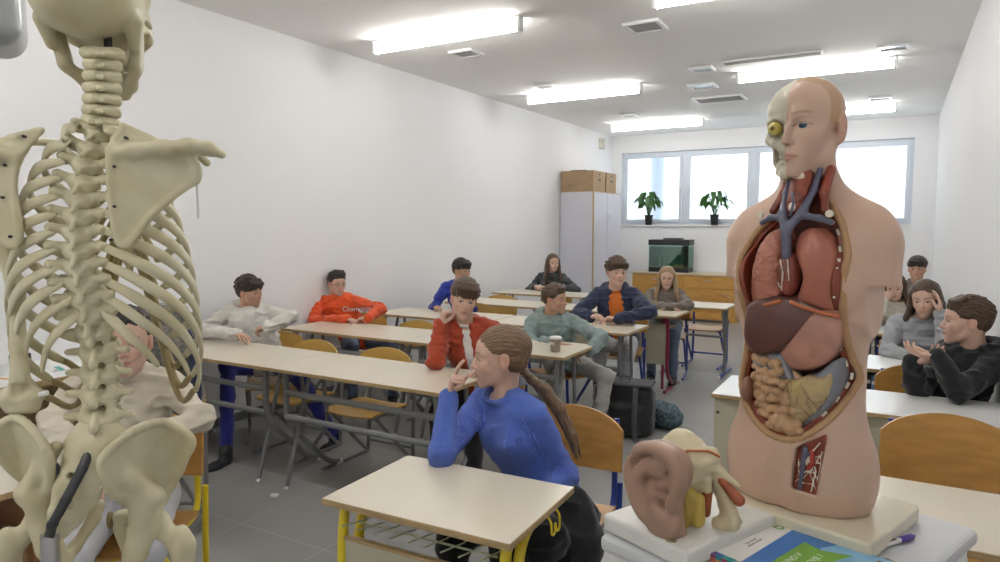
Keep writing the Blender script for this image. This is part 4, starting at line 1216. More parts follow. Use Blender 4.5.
# head: only the skin half
F.fr = hfr
H = SDF(.0026, hfr); head_sdf(H, 'm', 0)
for s in (-1,):
    pass
H.box((-.0795, 0, .05), (.08, .16, .155), .001, .0005, 's')
V1 = F.mesh()
H.fr = None
H.cap((.004, .006, .60 + TZ), (-.002, .006, .72 + TZ), .049, .047, .02)
fn, lo, hi = polyfn(OUT, -.2, -.012); H.raw(fn, lo, hi, .001, 's')
V2 = H.mesh()
mc = skin_color(hfr, (.58, .395, .295), lipc=(.42, .18, .13), blush=.10, brow=(.36, .22, .14))
def mcol(V):
    col = mc(V); P = ((V - hfr[0]) @ hfr[1]) / hfr[2]
    hl = .062 + .018 * np.sin(P[:, 0] * 60) * .3
    hair = ((P[:, 2] > .066 - np.clip(-P[:, 1], -.08, .1) * .55) & (P[:, 1] < .085 - .0) & (P[:, 2] > -.055) & ~((P[:, 1] > -.005) & (P[:, 2] < .064) & (P[:, 0] < .2) & (P[:, 1] > .028))) & ((P[:, 2] > .030) | (P[:, 1] < -.012)) & (P[:, 2] > -.06)
    side = (P[:, 1] < .034) & (P[:, 1] > -.01) & (P[:, 2] > .004) & (np.abs(P[:, 0]) < .0765)
    h = ((hair | side) & (np.abs(P[:, 0]) < .0775) & (P[:, 2] > -.06))[:, None]
    return np.where(h, np.array((.50, .30, .17)), col)
mesh_obj('skin_shell', join([V1, V2]), M_MSKIN, TM, color=mcol, smooth=2)
eyeball('model_eye', hfr, 1, TM, (0, 0, 0), (.04, .13, .2), look=(0, 1, 0))
# raised hair edge
F = SDF(.0018, hfr); skull_sdf(F)
F.box((.0815, 0, .05), (.08, .16, .17), .001, .0005, 's')
sk = mesh_obj('half_skull', F.mesh(), M_BONE_W, TM, smooth=1)
F = SDF(.002, hfr); F.ell((-.030, .070, .0), (.0145, .0145, .0145), 0)
ye = mesh_obj('yellow_eyeball', F.mesh(), mat('eyeball_yellow', (.62, .52, .12), .25, coat=.5), sk)
F = SDF(.0015, hfr); F.cap((-.030, .0835, .0), (-.030, .0855, .0), .0055, .0045, 0); mesh_obj('iris_ring', F.mesh(), mat('iris_brown', (.2, .13, .03), .3), ye)
w_ = MB(); B = hfr[1]
for i in range(5):
    for j in range(4):
        p = hfr[0] + B @ (np.array((-.018 - j * .007, .030 + i * .007, .0)) * .91)
wl = SDF(.002, hfr)
for i in range(6): wl.chain([(-.012 - .006 * i, .048 - .002 * i, .088 - .0035 * i), (-.014 - .006 * i, .030, .098 - .004 * i)], .0022, .001)
mesh_obj('brain_window', wl.mesh(), mat('brain_window_blue', (.25, .28, .35), .4), sk)
# rim around the opening, following the body surface
def surf_y(prims, x, z):
    ys = np.arange(-.20, .02, .001); F_ = np.full(len(ys), .5)
    X = np.array([[[x]]]); Z = np.array([[[z]]]); Y = ys[None, :, None]
    for fn, a, b, k, op in prims:
        if op != 'u': continue
        d = np.asarray(fn(X, Y, Z)).reshape(-1); hh = np.maximum(k - np.abs(F_ - d), 0) / k if k > 0 else 0; F_ = np.minimum(F_, d) - hh * hh * k * .25
    i = np.argmax(F_ < 0); return ys[i] if F_[i] < 0 else -.05
FB = SDF(.01); torso_body(FB)
rim = [(x, surf_y(FB.P, x, z), z) for x, z in OUT]
ys_ = np.array([p[1] for p in rim]); ys_ = np.convolve(np.concatenate([ys_[:2][::-1], ys_, ys_[-2:][::-1]]), np.ones(5) / 5, 'valid')
rim = [(x, float(y), z) for (x, _, z), y in zip(rim, ys_)]
F = SDF(.0025); F.chain([(x, y + .002, z) for x, y, z in rim], .0072, .002); mesh_obj('rim', F.mesh(), M_RIM, TM)
# red muscle wall lining the opening
inn = inset(OUT, .017)
F = SDF(.003); torso_body(F, -.006)
fn, lo, hi = polyfn(inset(OUT, .002), -.2, -.005); F.raw(fn, lo, hi, .001, 'i')
fn, lo, hi = polyfn(inn, -.2, -.03); F.raw(fn, lo, hi, .003, 's')
mesh_obj('muscle_wall', F.mesh(), M_MUSC, TM, smooth=2)
F = SDF(.004); fn, lo, hi = polyfn(inset(OUT, .010), -.032, -.006); F.raw(fn, lo, hi, .001); mesh_obj('cavity_back', F.mesh(), mat('cavity_dark_red', (.12, .03, .02), .5), TM)
# cut ribs: white dashes along the wall
innm = inset(OUT, .012)
for i, (x, z) in enumerate(innm):
    if .17 < z < .60 and i % 1 == 0 and (x > .06):
        y = surf_y(FB.P, x, z) + .006
        if i % 2: continue
        a = innm[i - 1]; t = nrm((a[0] - x, 0, a[1] - z)); q = np.array((x, y, z))
        MB().tube([q - t * .006, q + t * .006], .0032, 8).build('rib_section', M_NERVE, TM)
for z in (.155, .16, .158, .17):
    pass
# organs
def organ(name, prims, m, h=.003, k=.012, **kw):
    F = SDF(h)
    for p in prims:
        if len(p) == 2: F.ell((p[0][0], p[0][1], p[0][2] + TZ), p[1], k)
        elif len(p) == 4: F.cap((p[0][0], p[0][1], p[0][2] + TZ), (p[1][0], p[1][1], p[1][2] + TZ), p[2], p[3], k)
    return mesh_obj(name, F.mesh(), m, TM, smooth=2, **kw)
def slab_organ(name, poly, y0, y1, m, dome=.03, h=.003, rd=.012, extra=None, fn=None, **kw):
    y0 += .012; y1 += .012
    """outlined organ with a domed front"""
    P = np.array([(x, z + TZ) for x, z in poly]); c = P.mean(0); R_ = np.abs(P - c).max(0) + 1e-6
    P = [tuple(p[:2]) for p in catmull(list(map(tuple, P)) + [tuple(P[0])], 4)][:-1]
    f, lo, hi = polyfn(P, y0, y1, rd, curve=lambda x, z: dome * np.clip(((x - c[0]) / R_[0]) ** 2 + .5 * ((z - c[1]) / R_[1]) ** 2, 0, 1.3))
    F = SDF(h); F.raw(f, lo, hi, .002)
    if extra: extra(F)
    return mesh_obj(name, F.mesh(), m, TM, smooth=3, fn=fn, **kw)
S_ = .96
sc_ = lambda L: [(x * S_, z) for x, z in L]
slab_organ('lung', sc_([(-0.010, 0.563), (-0.030, 0.553), (-0.048, 0.533), (-0.066, 0.493), (-0.078, 0.447), (-0.082, 0.395), (-0.06, 0.402), (-0.033, 0.412), (0.006, 0.420), (0.002, 0.442), (-0.002, 0.49), (-0.001, 0.534)]), -.118, -.04, M_LUNG, .035, h=.0022,
           label='rough textured right lung', fn=fold_noise(.0028, 110, 3))
for pts in ([(-.076, -.078, .396), (-.05, -.096, .402), (-.02, -.104, .410), (.004, -.104, .418)], [(.026, -.104, .418), (.05, -.105, .410), (.08, -.098, .402), (.106, -.080, .396)]):
    F = SDF(.0022); F.chain([(x, y, z_ + TZ) for x, y, z_ in pts], .0042, .001); mesh_obj('lung_cut_edge', F.mesh(), mat('cut_orange', (.50, .14, .05), .4, coat=.3), TM)
slab_organ('lung', sc_([(0.023, 0.550), (0.018, 0.52), (0.034, 0.492), (0.046, 0.467), (0.036, 0.44), (0.026, 0.42), (0.071, 0.408), (0.112, 0.396), (0.110, 0.45), (0.100, 0.504), (0.084, 0.54), (0.056, 0.562)]), -.120, -.04, M_LUNG2, .035, label='smooth left lung')
organ('heart', [((.012, -.085, .470), (.022, .026, .044))], M_HEART)
hv = SDF(.0022)
for pts in ([(.004, -.110, .50 + TZ), (.012, -.113, .475 + TZ), (.010, -.112, .44 + TZ)], [(.018, -.108, .50 + TZ), (.022, -.108, .46 + TZ)], [(.0, -.108, .455 + TZ), (.008, -.112, .445 + TZ)]): hv.chain(pts, .0018, .001)
mesh_obj('coronary_vessels', hv.mesh(), M_NERVE, TM)
v = SDF(.0025); z = TZ
v.chain([(-.013, -.034, .675 + z), (-.013, -.058, .63 + z), (-.004, -.088, .590 + z), (.008, -.098, .555 + z), (.010, -.096, .505 + z)], [.0058, .0064, .0085, .0095, .009], .005)
v.chain([(.042, -.034, .675 + z), (.042, -.058, .635 + z), (.036, -.088, .595 + z), (.012, -.098, .560 + z)], [.0058, .0064, .0080, .009], .005)
v.chain([(-.004, -.090, .580 + z), (-.030, -.084, .582 + z), (-.052, -.078, .572 + z)], [.0068, .0062, .0055], .006)
v.chain([(.036, -.092, .585 + z), (.064, -.082, .580 + z), (.084, -.073, .572 + z)], [.0068, .0062, .0055], .006)
mesh_obj('great_veins', v.mesh(), M_VEIN, TM)
v = SDF(.0025)
for s, x in ((-1, -.024), (1, .056)):
    v.chain([(x + .003, -.024, .675 + z), (x + .002, -.048, .63 + z), (x + s * .012, -.066, .595 + z)], [.009, .009, .007], .008)
v.cap((.014, -.045, .66 + z), (.014, -.070, .60 + z), .022, .020, .01)
mesh_obj('neck_muscle', v.mesh(), M_MUSC, TM)
v = SDF(.0025)
v.ell((.014, -.056, .652 + z), (.017, .014, .024), .008); v.cap((.014, -.060, .64 + z), (.014, -.084, .60 + z), .010, .009, .01)
mesh_obj('larynx', v.mesh(), M_NERVE, TM)
v = SDF(.002); v.ell((.014, -.080, .615 + z), (.015, .008, .014), .004); mesh_obj('thyroid', v.mesh(), M_HEART, TM)
v = SDF(.002); v.chain([(.012, -.084, .630 + z), (.017, -.090, .608 + z), (.014, -.093, .585 + z)], .0028, .001); mesh_obj('neck_vessel', v.mesh(), M_VEIN, TM)
for x in (-.050, .083):
    MB().tube([(x, -.088 if x < 0 else -.078, .588 + z), (x, -.094 if x < 0 else -.085, .588 + z)], .007, 14).build('clavicle_section', M_NERVE, TM)
slab_organ('liver', sc_([(-0.074, 0.405), (-0.080, 0.36), (-0.080, 0.33), (-0.062, 0.303), (-0.029, 0.305), (0.011, 0.326), (0.049, 0.360), (0.092, 0.405), (0.05, 0.425), (0.0, 0.43), (-0.05, 0.42)]), -.122, -.04, M_LIVER, .028)
slab_organ('stomach', sc_([(-0.022, 0.318), (-0.010, 0.287), (0.037, 0.281), (0.084, 0.298), (0.110, 0.335), (0.114, 0.377), (0.110, 0.405), (0.085, 0.408), (0.055, 0.40), (0.010, 0.345)]), -.114, -.04, M_STOM, .03)
slab_organ('large_intestine', sc_([(-0.072, 0.310), (-0.075, 0.282), (-0.049, 0.266), (-0.017, 0.255), (0.013, 0.256), (0.040, 0.262), (0.075, 0.284), (0.108, 0.315), (0.116, 0.29), (0.110, 0.245), (0.088, 0.205), (0.05, 0.168), (0.035, 0.168), (0.05, .2), (.0, .31)]), -.104, -.04, M_COLON, .02)
slab_organ('omentum', sc_([(0.0, 0.272), (0.03, 0.262), (0.055, 0.276), (0.085, 0.278), (0.104, 0.300), (0.112, 0.286), (0.104, 0.250), (0.076, 0.208), (0.040, 0.172), (0.025, 0.180), (0.005, 0.215), (-0.010, 0.26)]), -.116, -.05, M_OMEN, .026, fn=fold_noise(.0035, 55, 8))
rr = random.Random(11); F = SDF(.0022)
path = []
for j, zz in enumerate(np.linspace(.290, .163, 8)):
    xs = np.linspace(-.062 + .006 * max(0, j - 4), -.002 + .007 * j, 5 + j // 2)
    if j % 2: xs = xs[::-1]
    for x in xs: path.append((x * S_ + rr.uniform(-.004, .004), -.090 + .030 * ((x - .02) / .09) ** 2 - rr.uniform(0, .005), zz + TZ + rr.uniform(-.004, .004)))

for i_, p_ in enumerate(path):
    q_ = np.array(p_); F.ell(q_, (rr.uniform(.0085, .0115), .011, rr.uniform(.0085, .011)), .0008, R=rotm(0, 0, rr.uniform(-40, 40)))
    if i_ + 1 < len(path) and abs(path[i_ + 1][2] - p_[2]) < .012: F.cap(q_ + np.array([0, .004, 0]), np.array(path[i_ + 1]) + np.array([0, .004, 0]), .0075, .0075, .001)
for x, zz in ((.01, .168), (.02, .175), (.028, .168), (.0, .18), (.035, .175)): F.ell((x, -.098, zz + TZ), (.012, .012, .010), .003)
F.ell((.0, -.070, .225 + TZ), (.055, .014, .060), .001)
mesh_obj('small_intestine', F.mesh(), M_INT, TM, smooth=1)
F = SDF(.0025); F.ell((-.072, -.076, .225 + TZ), (.012, .02, .028), .003); mesh_obj('caecum', F.mesh(), mat('caecum_brown', (.26, .12, .08), .4), TM)
for i in range(12):
    ov = SDF(.0018)
    x = rr.uniform(.0, .09); zz = rr.uniform(.21, .28); pts = [(x, 0, zz)]
    for j in range(3): pts.append((pts[-1][0] + rr.uniform(-.012, .012), 0, pts[-1][2] - rr.uniform(.006, .014)))
    pts = [(p[0], -.1055 + .026 * (((p[0] - .05) / .062) ** 2 + .5 * ((p[2] - .24) / .068) ** 2), p[2] + TZ) for p in pts]
    ov.chain(pts, .0011, .001)
    mesh_obj('fine_vessel', ov.mesh(), mat('vessel_brown', (.25, .12, .1), .4), TM)
# groin window
fy = lambda x, z: surf_y(FB.P, x, z + TZ) + .0015
F = SDF(.002); fn, lo, hi = polyfn(inset(GW, .0005), -.093, -.08); F.raw(fn, lo, hi, 0); gw = mesh_obj('groin_window', F.mesh(), M_MUSC, TM)
def onw(pts): return [(x + .012, -.0945 - o, z + TZ) for x, z, o in pts]
F = SDF(.0016)
inw = lambda: (lambda t: (.026 + .012 * t + rr.uniform(0, 1) * (.046 + .004 * t), .052 + t * .085))(rr.uniform(0, 1))
for i in range(15):
    a = inw(); b = inw(); F.chain(onw([(a[0], a[1], 0), ((a[0] + b[0]) / 2 + rr.uniform(-.006, .006), (a[1] + b[1]) / 2, .002), (b[0], b[1], 0)]), .0011, .001)
F.chain(onw([(.076, .152, .002), (.060, .128, .003), (.046, .10, .002), (.042, .06, .001)]), .0018, .001)
F.chain(onw([(.060, .128, .003), (.070, .095, .002), (.062, .052, .001)]), .0016, .001)
mesh_obj('nerve_network', F.mesh(), M_NERVE, gw)
F = SDF(.002); F.chain(onw([(.048, .134, .002), (.045, .10, .002), (.040, .052, .001)]), [.0055, .0050, .0036], .002); F.cap(onw([(.045, .118, .002)])[0], onw([(.060, .128, .002)])[0], .005, .004, .002); mesh_obj('femoral_vein', F.mesh(), M_VEIN, gw)
F = SDF(.002); F.chain(onw([(.062, .130, .002), (.064, .108, .003), (.056, .098, .002)]), .0050, .002); mesh_obj('femoral_artery', F.mesh(), M_ART, gw)
for ch in [o for o in C.objects if o.parent == TM and o.name.split('.')[0] != 'base_board']: ch.location.x = TX

# ------------------------------------------------------------------ ear model
EM = empty('ear_model', (-.333, 1.318, 1.0), radians(-24), 'large ear anatomy model on a white slab, at the left end of the trolley', 'anatomical model')
M_EAR = mat('ear_model_skin', (0.40, 0.25, 0.18), 0.4, var=.08, vscale=12)
M_IVORY = mat('ivory_bone', (0.66, 0.58, 0.38), 0.4, var=.1, vscale=20)
M_SLAB = mat('white_slab', (0.70, 0.70, 0.66), 0.3)
MB().box(-.102, .102, -.136, .136, 0.0005, .035, .007, seg=3).build('slab', M_SLAB, EM)
EO = [(-.002, .032), (-.014, .055), (-.034, .075), (-.052, .100), (-.060, .131), (-.055, .157), (-.038, .179), (-.012, .199), (.022, .206), (.053, .202), (.074, .188), (.082, .168), (.077, .139), (.066, .116), (.062, .092), (.063, .064), (.058, .044), (.040, .036), (.016, .030)]
EO = [tuple(p[:2]) for p in catmull(EO + [EO[0]], 4)][:-1]
def ecurve(x, z): return .10 * np.clip(x - .03, -.2, .0) * -1 * .8 + .3 * np.clip(.09 - z, 0, 1) * .3
F = SDF(.0028)
fn, lo, hi = polyfn(EO, -.116, -.088, .010, curve=ecurve); F.raw(fn, lo, hi, .004)
Y = lambda x, z, e=0: -.118 + float(ecurve(np.float64(x), np.float64(z))) - e
rimp = inset(EO, .013)
rimp = [q for q in rimp if q[1] > .085 and not (q[0] > .05 and q[1] < .15)]
rimp = sorted(rimp, key=lambda q: math.atan2(q[1] - .12, q[0] - .01) % (2 * pi) if True else 0)
hel = [(.060, .118), (.070, .150), (.066, .176), (.048, .190), (.020, .194), (-.012, .186), (-.034, .168), (-.048, .136), (-.044, .106), (-.030, .080), (-.012, .060)]
F.chain([(x, Y(x, z, .004), z) for x, z in [tuple(p[:2]) for p in catmull(hel, 4)]], .0115, .008)
F.ell((.012, -.125, .128), (.045, .016, .052), .012, 's')
F.ell((.034, -.122, .112), (.022, .026, .030), .012, 's')
F.ell((-.030, Y(-.03, .15, .004), .150), (.010, .010, .035), .012, 's', R=rotm(0, 0, 25))
ant = [(-.012, .075), (-.030, .105), (-.028, .130), (-.008, .152), (.020, .166), (.042, .170)]
F.chain([(x, Y(x, z, .0), z) for x, z in [tuple(p[:2]) for p in catmull(ant, 4)]], .0085, .012)
F.chain([(-.008, Y(0, .15, .0), .152), (.016, Y(0, .15, .0), .148), (.034, Y(0, .14, 0), .150)], .007, .012)
F.chain([(.066, Y(.06, .14, 0), .140), (.036, -.108, .128), (.010, -.106, .122)], [.010, .008, .005], .012)
F.ell((.058, Y(.06, .1, .004), .104), (.013, .012, .016), .012); F.ell((.014, Y(.01, .08, .002), .086), (.014, .010, .010), .012)
F.ell((.028, Y(.02, .05, .004), .056), (.034, .014, .028), .02)
F.cap((.035, -.085, .033), (.02, -.085, .06), .022, .018, .02)
mesh_obj('outer_ear', F.mesh(), M_EAR, EM, smooth=2)
F = SDF(.003)
F.ell((-.004, -.020, .168), (.040, .035, .030), .02); F.ell((-.006, -.025, .185), (.022, .022, .020), .02)
F.cap((.0, -.02, .17), (.058, -.01, .172), .018, .012, .02); F.ell((.058, -.01, .174), (.013, .014, .013), .01)
F.cap((.03, -.05, .150), (.030, -.03, .095), .024, .012, .02); F.cap((.045, -.03, .155), (.060, -.025, .110), .020, .008, .015)
F.cap((.055, -.01, .155), (.098, .01, .120), .015, .006, .015, flat=((0, 1, 0), 1.0)); F.cap((.0, -.02, .16), (.02, -.01, .10), .03, .02, .03)
F.cap((.062, .0, .115), (.085, .01, .060), .016, .024, .02, flat=((.5, 1, 0), 2.0)); F.cap((.09, .01, .05), (.07, .0, .04), .018, .016, .015)
F.ell((.022, -.078, .122), (.012, .02, .014), .004, 's')
F.cap((-.0, -.02, .12), (.0, -.01, .04), .028, .024, .02)
mesh_obj('temporal_bone', F.mesh(), M_IVORY, EM, smooth=2, fn=fold_noise(.003, 40, 2))
F = SDF(.003); F.chain([(.018, -.075, .125), (.02, -.04, .122)], .012, .003); mesh_obj('ear_canal', F.mesh(), mat('canal_dark', (.06, .015, .01), .5), EM)
F = SDF(.003); F.chain([(.012, -.070, .171), (.035, -.052, .182), (.060, -.025, .183), (.075, -.012, .174)], .0032, .002); mesh_obj('cut_edge', F.mesh(), mat('cut_edge_orange', (.5, .16, .05), .4), EM)
F = SDF(.003); F.cap((.030, -.050, .100), (.022, -.055, .040), .020, .018, .01, flat=((0, 1, 0), 1.3)); F.cap((.052, -.040, .092), (.050, -.038, .05), .012, .014, .01); mesh_obj('yellow_tissue', F.mesh(), mat('tissue_yellow', (.60, .44, .10), .45, var=.15, vscale=30), EM, smooth=2)
F = SDF(.0025); F.cap((.056, -.018, .112), (.052, -.018, .060), .010, .009, .004); mesh_obj('muscle', F.mesh(), mat('ear_muscle', (.42, .11, .04), .45, var=.3, vscale=40), EM, smooth=2)
F = SDF(.0025); F.cap((.078, -.008, .128), (.112, -.002, .100), .007, .011, .004, flat=((0, 1, 0), .9)); mesh_obj('muscle', F.mesh(), MATS['ear_muscle'], EM, smooth=2)
MB().tube([(.055, -.119, .0353), (.055, -.119, .0362)], .010, 20).build('number_disc', mat('ochre_disc', (.4, .33, .18), .5), EM)
g = MB(); g.tube([(.052, -.119, .0366), (.058, -.119, .0366)], .001, 5); g.build('disc_mark', M_INK, EM)

# ------------------------------------------------------------------ book, pen, packet
A20 = radians(-18.5)
def uv_(u, v): return (u * cos(radians(-20)) - v * sin(radians(-20)), u * sin(radians(-20)) + v * cos(radians(-20)))
bx, by = uv_(-.530, 1.160)
BK = empty('textbook', (bx, by, 1.0), radians(-20), 'blue and white science textbook with colour chequered spine, lying before the torso model', 'book')
W_, D_ = .275, .216
MB().box(-W_ / 2, W_ / 2, -D_ / 2 + .001, D_ / 2, .0005, .013, .0).build('page_block', mat('paper_white', (.8, .79, .75), .7), BK)
M_BWH = mat('cover_white', (.80, .78, .74), .3, coat=.3); M_BBL = mat('cover_blue', (.03, .20, .60), .3, coat=.3, var=.3, vscale=5); M_BSK = mat('cover_sky', (.22, .48, .72), .3, coat=.3, var=.25, vscale=12); M_BGR = mat('cover_green', (.19, .42, .05), .3, coat=.3)
MB().box(-W_ / 2 - .001, W_ / 2 + .001, -D_ / 2 - .001, D_ / 2 + .001, .013, .0145).build('cover', M_BWH, BK)
MB().prism([(-.085, -D_ / 2), (.147, -D_ / 2), (.147, D_ / 2), (-.090, D_ / 2)], .0145, .0149).build('cover_field', M_BBL, BK)
MB().prism([(.03, -.05), (.147, -.06), (.147, D_ / 2), (.0, D_ / 2), (-.02, .06), (.01, .02)], .0149, .0151).build('cover_sky', M_BSK, BK)
MB().prism([(-.05, -.108), (.02, -.108), (.02, .035), (.032, .075), (-.015, .052), (-.05, .062)], .0151, .0155).build('cover_ribbon', M_BGR, BK)
M_TXT = mat('print_white', (.85, .85, .85), .5)
Rt = Matrix.Rotation(pi / 2, 4, 'Z')
text('AKTIVNO V', .0175, 'title', M_TXT, BK, 0, 0, .0001, 'RIGHT', M=Matrix.Translation((-.032, .012, .0156)) @ Rt)
text('NARAVOSLOVJE 1', .0160, 'title', M_TXT, BK, 0, 0, .0001, 'RIGHT', M=Matrix.Translation((-.006, .036, .0156)) @ Rt)
text('6', .046, 'grade_number', M_BGR, BK, 0, 0, .0001, M=Matrix.Translation((-.116, .086, .0148)) @ Rt)
text('Samostojni\ndelovni zvezek', .008, 'small_print', M_INK, BK, 0, 0, .0001, M=Matrix.Translation((-.112, -.01, .0148)) @ Rt)
cols = [(.55, .12, .05), (.02, .25, .25), (.12, .08, .3), (.6, .25, .04), (.05, .35, .3), (.3, .05, .1), (.5, .45, .4), (.02, .15, .35)]
cm = [mat('spine_tile_%s' % 'abcdefgh'[i], c, .4) for i, c in enumerate(cols)]
sp_ = MB()
for i in range(26):
    for j in range(3):
        sp_.m = (i * 3 + j * 5 + i * j) % 8; x = -W_ / 2 + i * .0112
        if j < 2: sp_.box(x, x + .0112, -D_ / 2 - .0018, -D_ / 2 - .001, .001 + j * .007, .001 + (j + 1) * .007 - .0005)
        else: sp_.box(x, x + .0112, -D_ / 2 - .001, -D_ / 2 + .012, .0145, .0149)
sp_.build('spine', cm, BK)
bl = MB(); rc = [mat('balloon_red', (.6, .05, .03), .4), mat('balloon_orange', (.65, .28, .03), .4), mat('balloon_yellow', (.6, .5, .04), .4), mat('balloon_green', (.1, .35, .05), .4), mat('balloon_blue', (.03, .1, .4), .4)]
for i in range(10):
    bl.m = i % 5; a0 = i / 10; 
    y0, y1 = -.02 + .085 * a0, -.02 + .085 * (a0 + .1)
    w0 = .026 * math.sin(pi * min(1, a0 * .9 + .12)) ; w1 = .026 * math.sin(pi * min(1, (a0 + .1) * .9 + .12))
    bl.m = min(4, i // 2); bl.prism([(.055 - w0, y0), (.055 + w0, y0), (.055 + w1, y1), (.055 - w1, y1)], .0152, .0155)
bl.build('balloon_picture', rc, BK)

px_, py_ = uv_(-.482, 1.365)
PN = empty('ballpoint_pen', (px_, py_, 1.0065), radians(55), 'purple and white ballpoint pen lying right of the torso base', 'pen')
M_PUR = mat('purple_plastic', (.08, .04, .32), .3)
MB().tube([(-.036, 0, 0), (.030, 0, 0)], .0050, 12).build('barrel', M_WHITEP, PN)
MB().tube([(.022, 0, 0), (.026, 0, 0), (.056, 0, 0), (.060, 0, 0)], [.0052, .0060, .0060, .004], 12).tube([(.060, 0, 0), (.066, 0, 0)], .002, 8).build('cap', M_PUR, PN)
MB().tube([(-.036, 0, 0), (-.055, 0, 0), (-.066, 0, 0)], [.0056, .0050, .001], 12).build('grip', M_PUR, PN)
MB().box(-.01, .01, -.003, .003, .0045, .0052).build('printed_band', M_INK, PN)
# crumpled packet
kx, ky = uv_(-.448, 1.235)
F = SDF(.002); F.ell((0, 0, .008), (.030, .052, .0075), .002); F.ell((.01, -.02, .010), (.016, .025, .008), .006)
F.box((0, 0, -.02), (.1, .1, .0205), .001, .0, 's')
pk = mesh_obj('sweet_packet', F.mesh(), mat('foil_green', (.45, .55, .48), .15, metal=.5, var=.6, vscale=60, col2=(.25, .12, .08)), None, fn=fold_noise(.004, 60, 6))
pk.location = (kx, ky, 1.0005); pk.rotation_euler = (0, 0, radians(-10)); tag(pk, 'crumpled shiny green packet beside the pen on the trolley', 'packet')

# ------------------------------------------------------------------ skeleton
SH = radians(43.28)
SK = empty('skeleton_model', (-1.0795, .5915, 0), SH, 'life size plastic human skeleton seen from behind, hung on a steel stand', 'skeleton')
M_BONE = mat('aged_bone', (0.66, 0.61, 0.43), 0.42, var=.22, vscale=14, col2=(.56, .50, .31), bump=.12, bscale=60, coat=.15)
spine = [(.037, .010, 1.861), (.036, .006, 1.824), (.036, .000, 1.788), (.035, -.006, 1.755), (.027, -.014, 1.728), (.019, -.022, 1.699), (.012, -.030, 1.657), (.007, -.034, 1.608), (.004, -.032, 1.556), (.007, -.024, 1.509), (.010, -.012, 1.462), (.015, -.002, 1.414), (.014, .004, 1.356), (.013, -.002, 1.300)]
SPI = np.array(spine)
def spn(z): return np.array([np.interp(-z, -SPI[:, 2], SPI[:, 0]), np.interp(-z, -SPI[:, 2], SPI[:, 1]), z])
def vert_proto(kind):
    F = SDF(.0018)
    if kind == 'c':
        F.ell((0, .012, 0), (.016, .012, .0100), .003); F.cap((-.013, .004, .001), (.013, .004, .001), .0070, .0070, .004)
        for s in (-1, 1):
            F.chain([(s * .015, .0, .0), (s * .020, -.010, -.002), (s * .006, -.022, -.004)], [.0085, .0080, .0065], .004); F.ell((s * .021, -.002, .0), (.006, .009, .0085), .004)
            F.cap((0, -.020, -.004), (s * .0055, -.036, -.011), .0045, .0040, .002)
        for s in (-1, 1): F.cap((s * .016, -.008, .002), (s * .002, -.021, -.003), .0080, .0080, .002, flat=((0, 1, 0), 1.7))
    elif kind == 't':
        F.ell((0, .022, 0), (.0155, .014, .0115), .003); F.cap((-.012, .008, .002), (.012, .008, .002), .007, .007, .004)
        for s in (-1, 1):
            F.chain([(s * .010, .005, .002), (s * .014, -.008, .002), (s * .004, -.018, -.004)], [.0075, .0075, .007], .004)
            F.chain([(s * .012, -.006, .004), (s * .030, -.018, .006)], [.0065, .0060], .004); F.ell((s * .031, -.018, .006), (.0065, .0065, .0065), .003)
        F.cap((0, -.012, -.001), (0, -.034, -.020), .0068, .0042, .004, flat=((1, 0, 0), 1.3)); F.ell((0, -.010, -.003), (.0175, .011, .0155), .004)
    else:
        F.ell((0, .030, 0), (.022, .017, .0145), .003); F.cap((-.013, .010, .003), (.013, .010, .003), .008, .008, .004)
        for s in (-1, 1):
            F.chain([(s * .012, .006, .003), (s * .016, -.008, .001), (s * .006, -.018, -.004)], [.009, .009, .008], .005)
            F.chain([(s * .015, -.002, .003), (s * .040, -.010, .004)], [.0065, .0055], .004)
            F.cap((s * .016, -.014, .012), (s * .015, -.012, -.016), .0065, .0065, .005)
        F.cap((0, -.016, -.003), (0, -.036, -.010), .0062, .0075, .004, flat=((1, 0, 0), 1.3)); F.cap((0, -.018, .006), (0, -.034, -.004), .005, .006, .004, flat=((1, 0, 0), 1.2))
        F.ell((0, -.008, -.002), (.015, .009, .014), .005)
    return F.mesh()
VM = {}
zc = [1.861 - .0177 * i for i in range(7)]; zt = [1.736 - .0243 * i for i in range(12)]; zl = [1.440 - .0345 * i for i in range(5)]
def place_v(kind, z, sc, first):
    p = spn(z); a = spn(z + .02); b = spn(z - .02); t = nrm(a - b)
    if kind not in VM:
        o = mesh_obj('vertebra', vert_proto(kind), M_BONE, SK, smooth=2, fn=fold_noise(.0012, 70, 1)); VM[kind] = o
    else: o = VM[kind].copy(); C.objects.link(o)
    rot = Matrix(((1, 0, t[0]), (0, 1, t[1]), (0, 0, t[2]))).transposed()
    tilt = Vector((0, 0, 1)).rotation_difference(Vector(t))
    o.rotation_mode = 'QUATERNION'; o.rotation_quaternion = tilt; o.location = p; o.scale = (sc, sc, sc if kind != 'c' else 1.0)
for i, z in enumerate(zc): place_v('c', z, .95 if i > 0 else 1.1, i == 0)
for i, z in enumerate(zt): place_v('t', z, .95 + .022 * i, i == 0)
for i, z in enumerate(zl): place_v('l', z, 1.0 + .03 * i, i == 0)
rod = [spn(z) + np.array([0, .018, 0]) for z in np.linspace(1.90, 1.28, 24)]
MB().tube([tuple(p) for p in rod], .0062, 10).build('spine_rod', mat('dark_rod', (.06, .055, .05), .6), SK)
zm = [(zl[i] + zl[i + 1]) / 2 for i in range(4)] + [(zt[11] + zl[0]) / 2]
for z in zm:
    dsk = SDF(.002); dsk.ell(spn(z) + np.array([0, .028, 0]), (.019, .015, .006), .001)
    mesh_obj('disc', dsk.mesh(), mat('disc_beige', (.46, .40, .26), .5), SK)
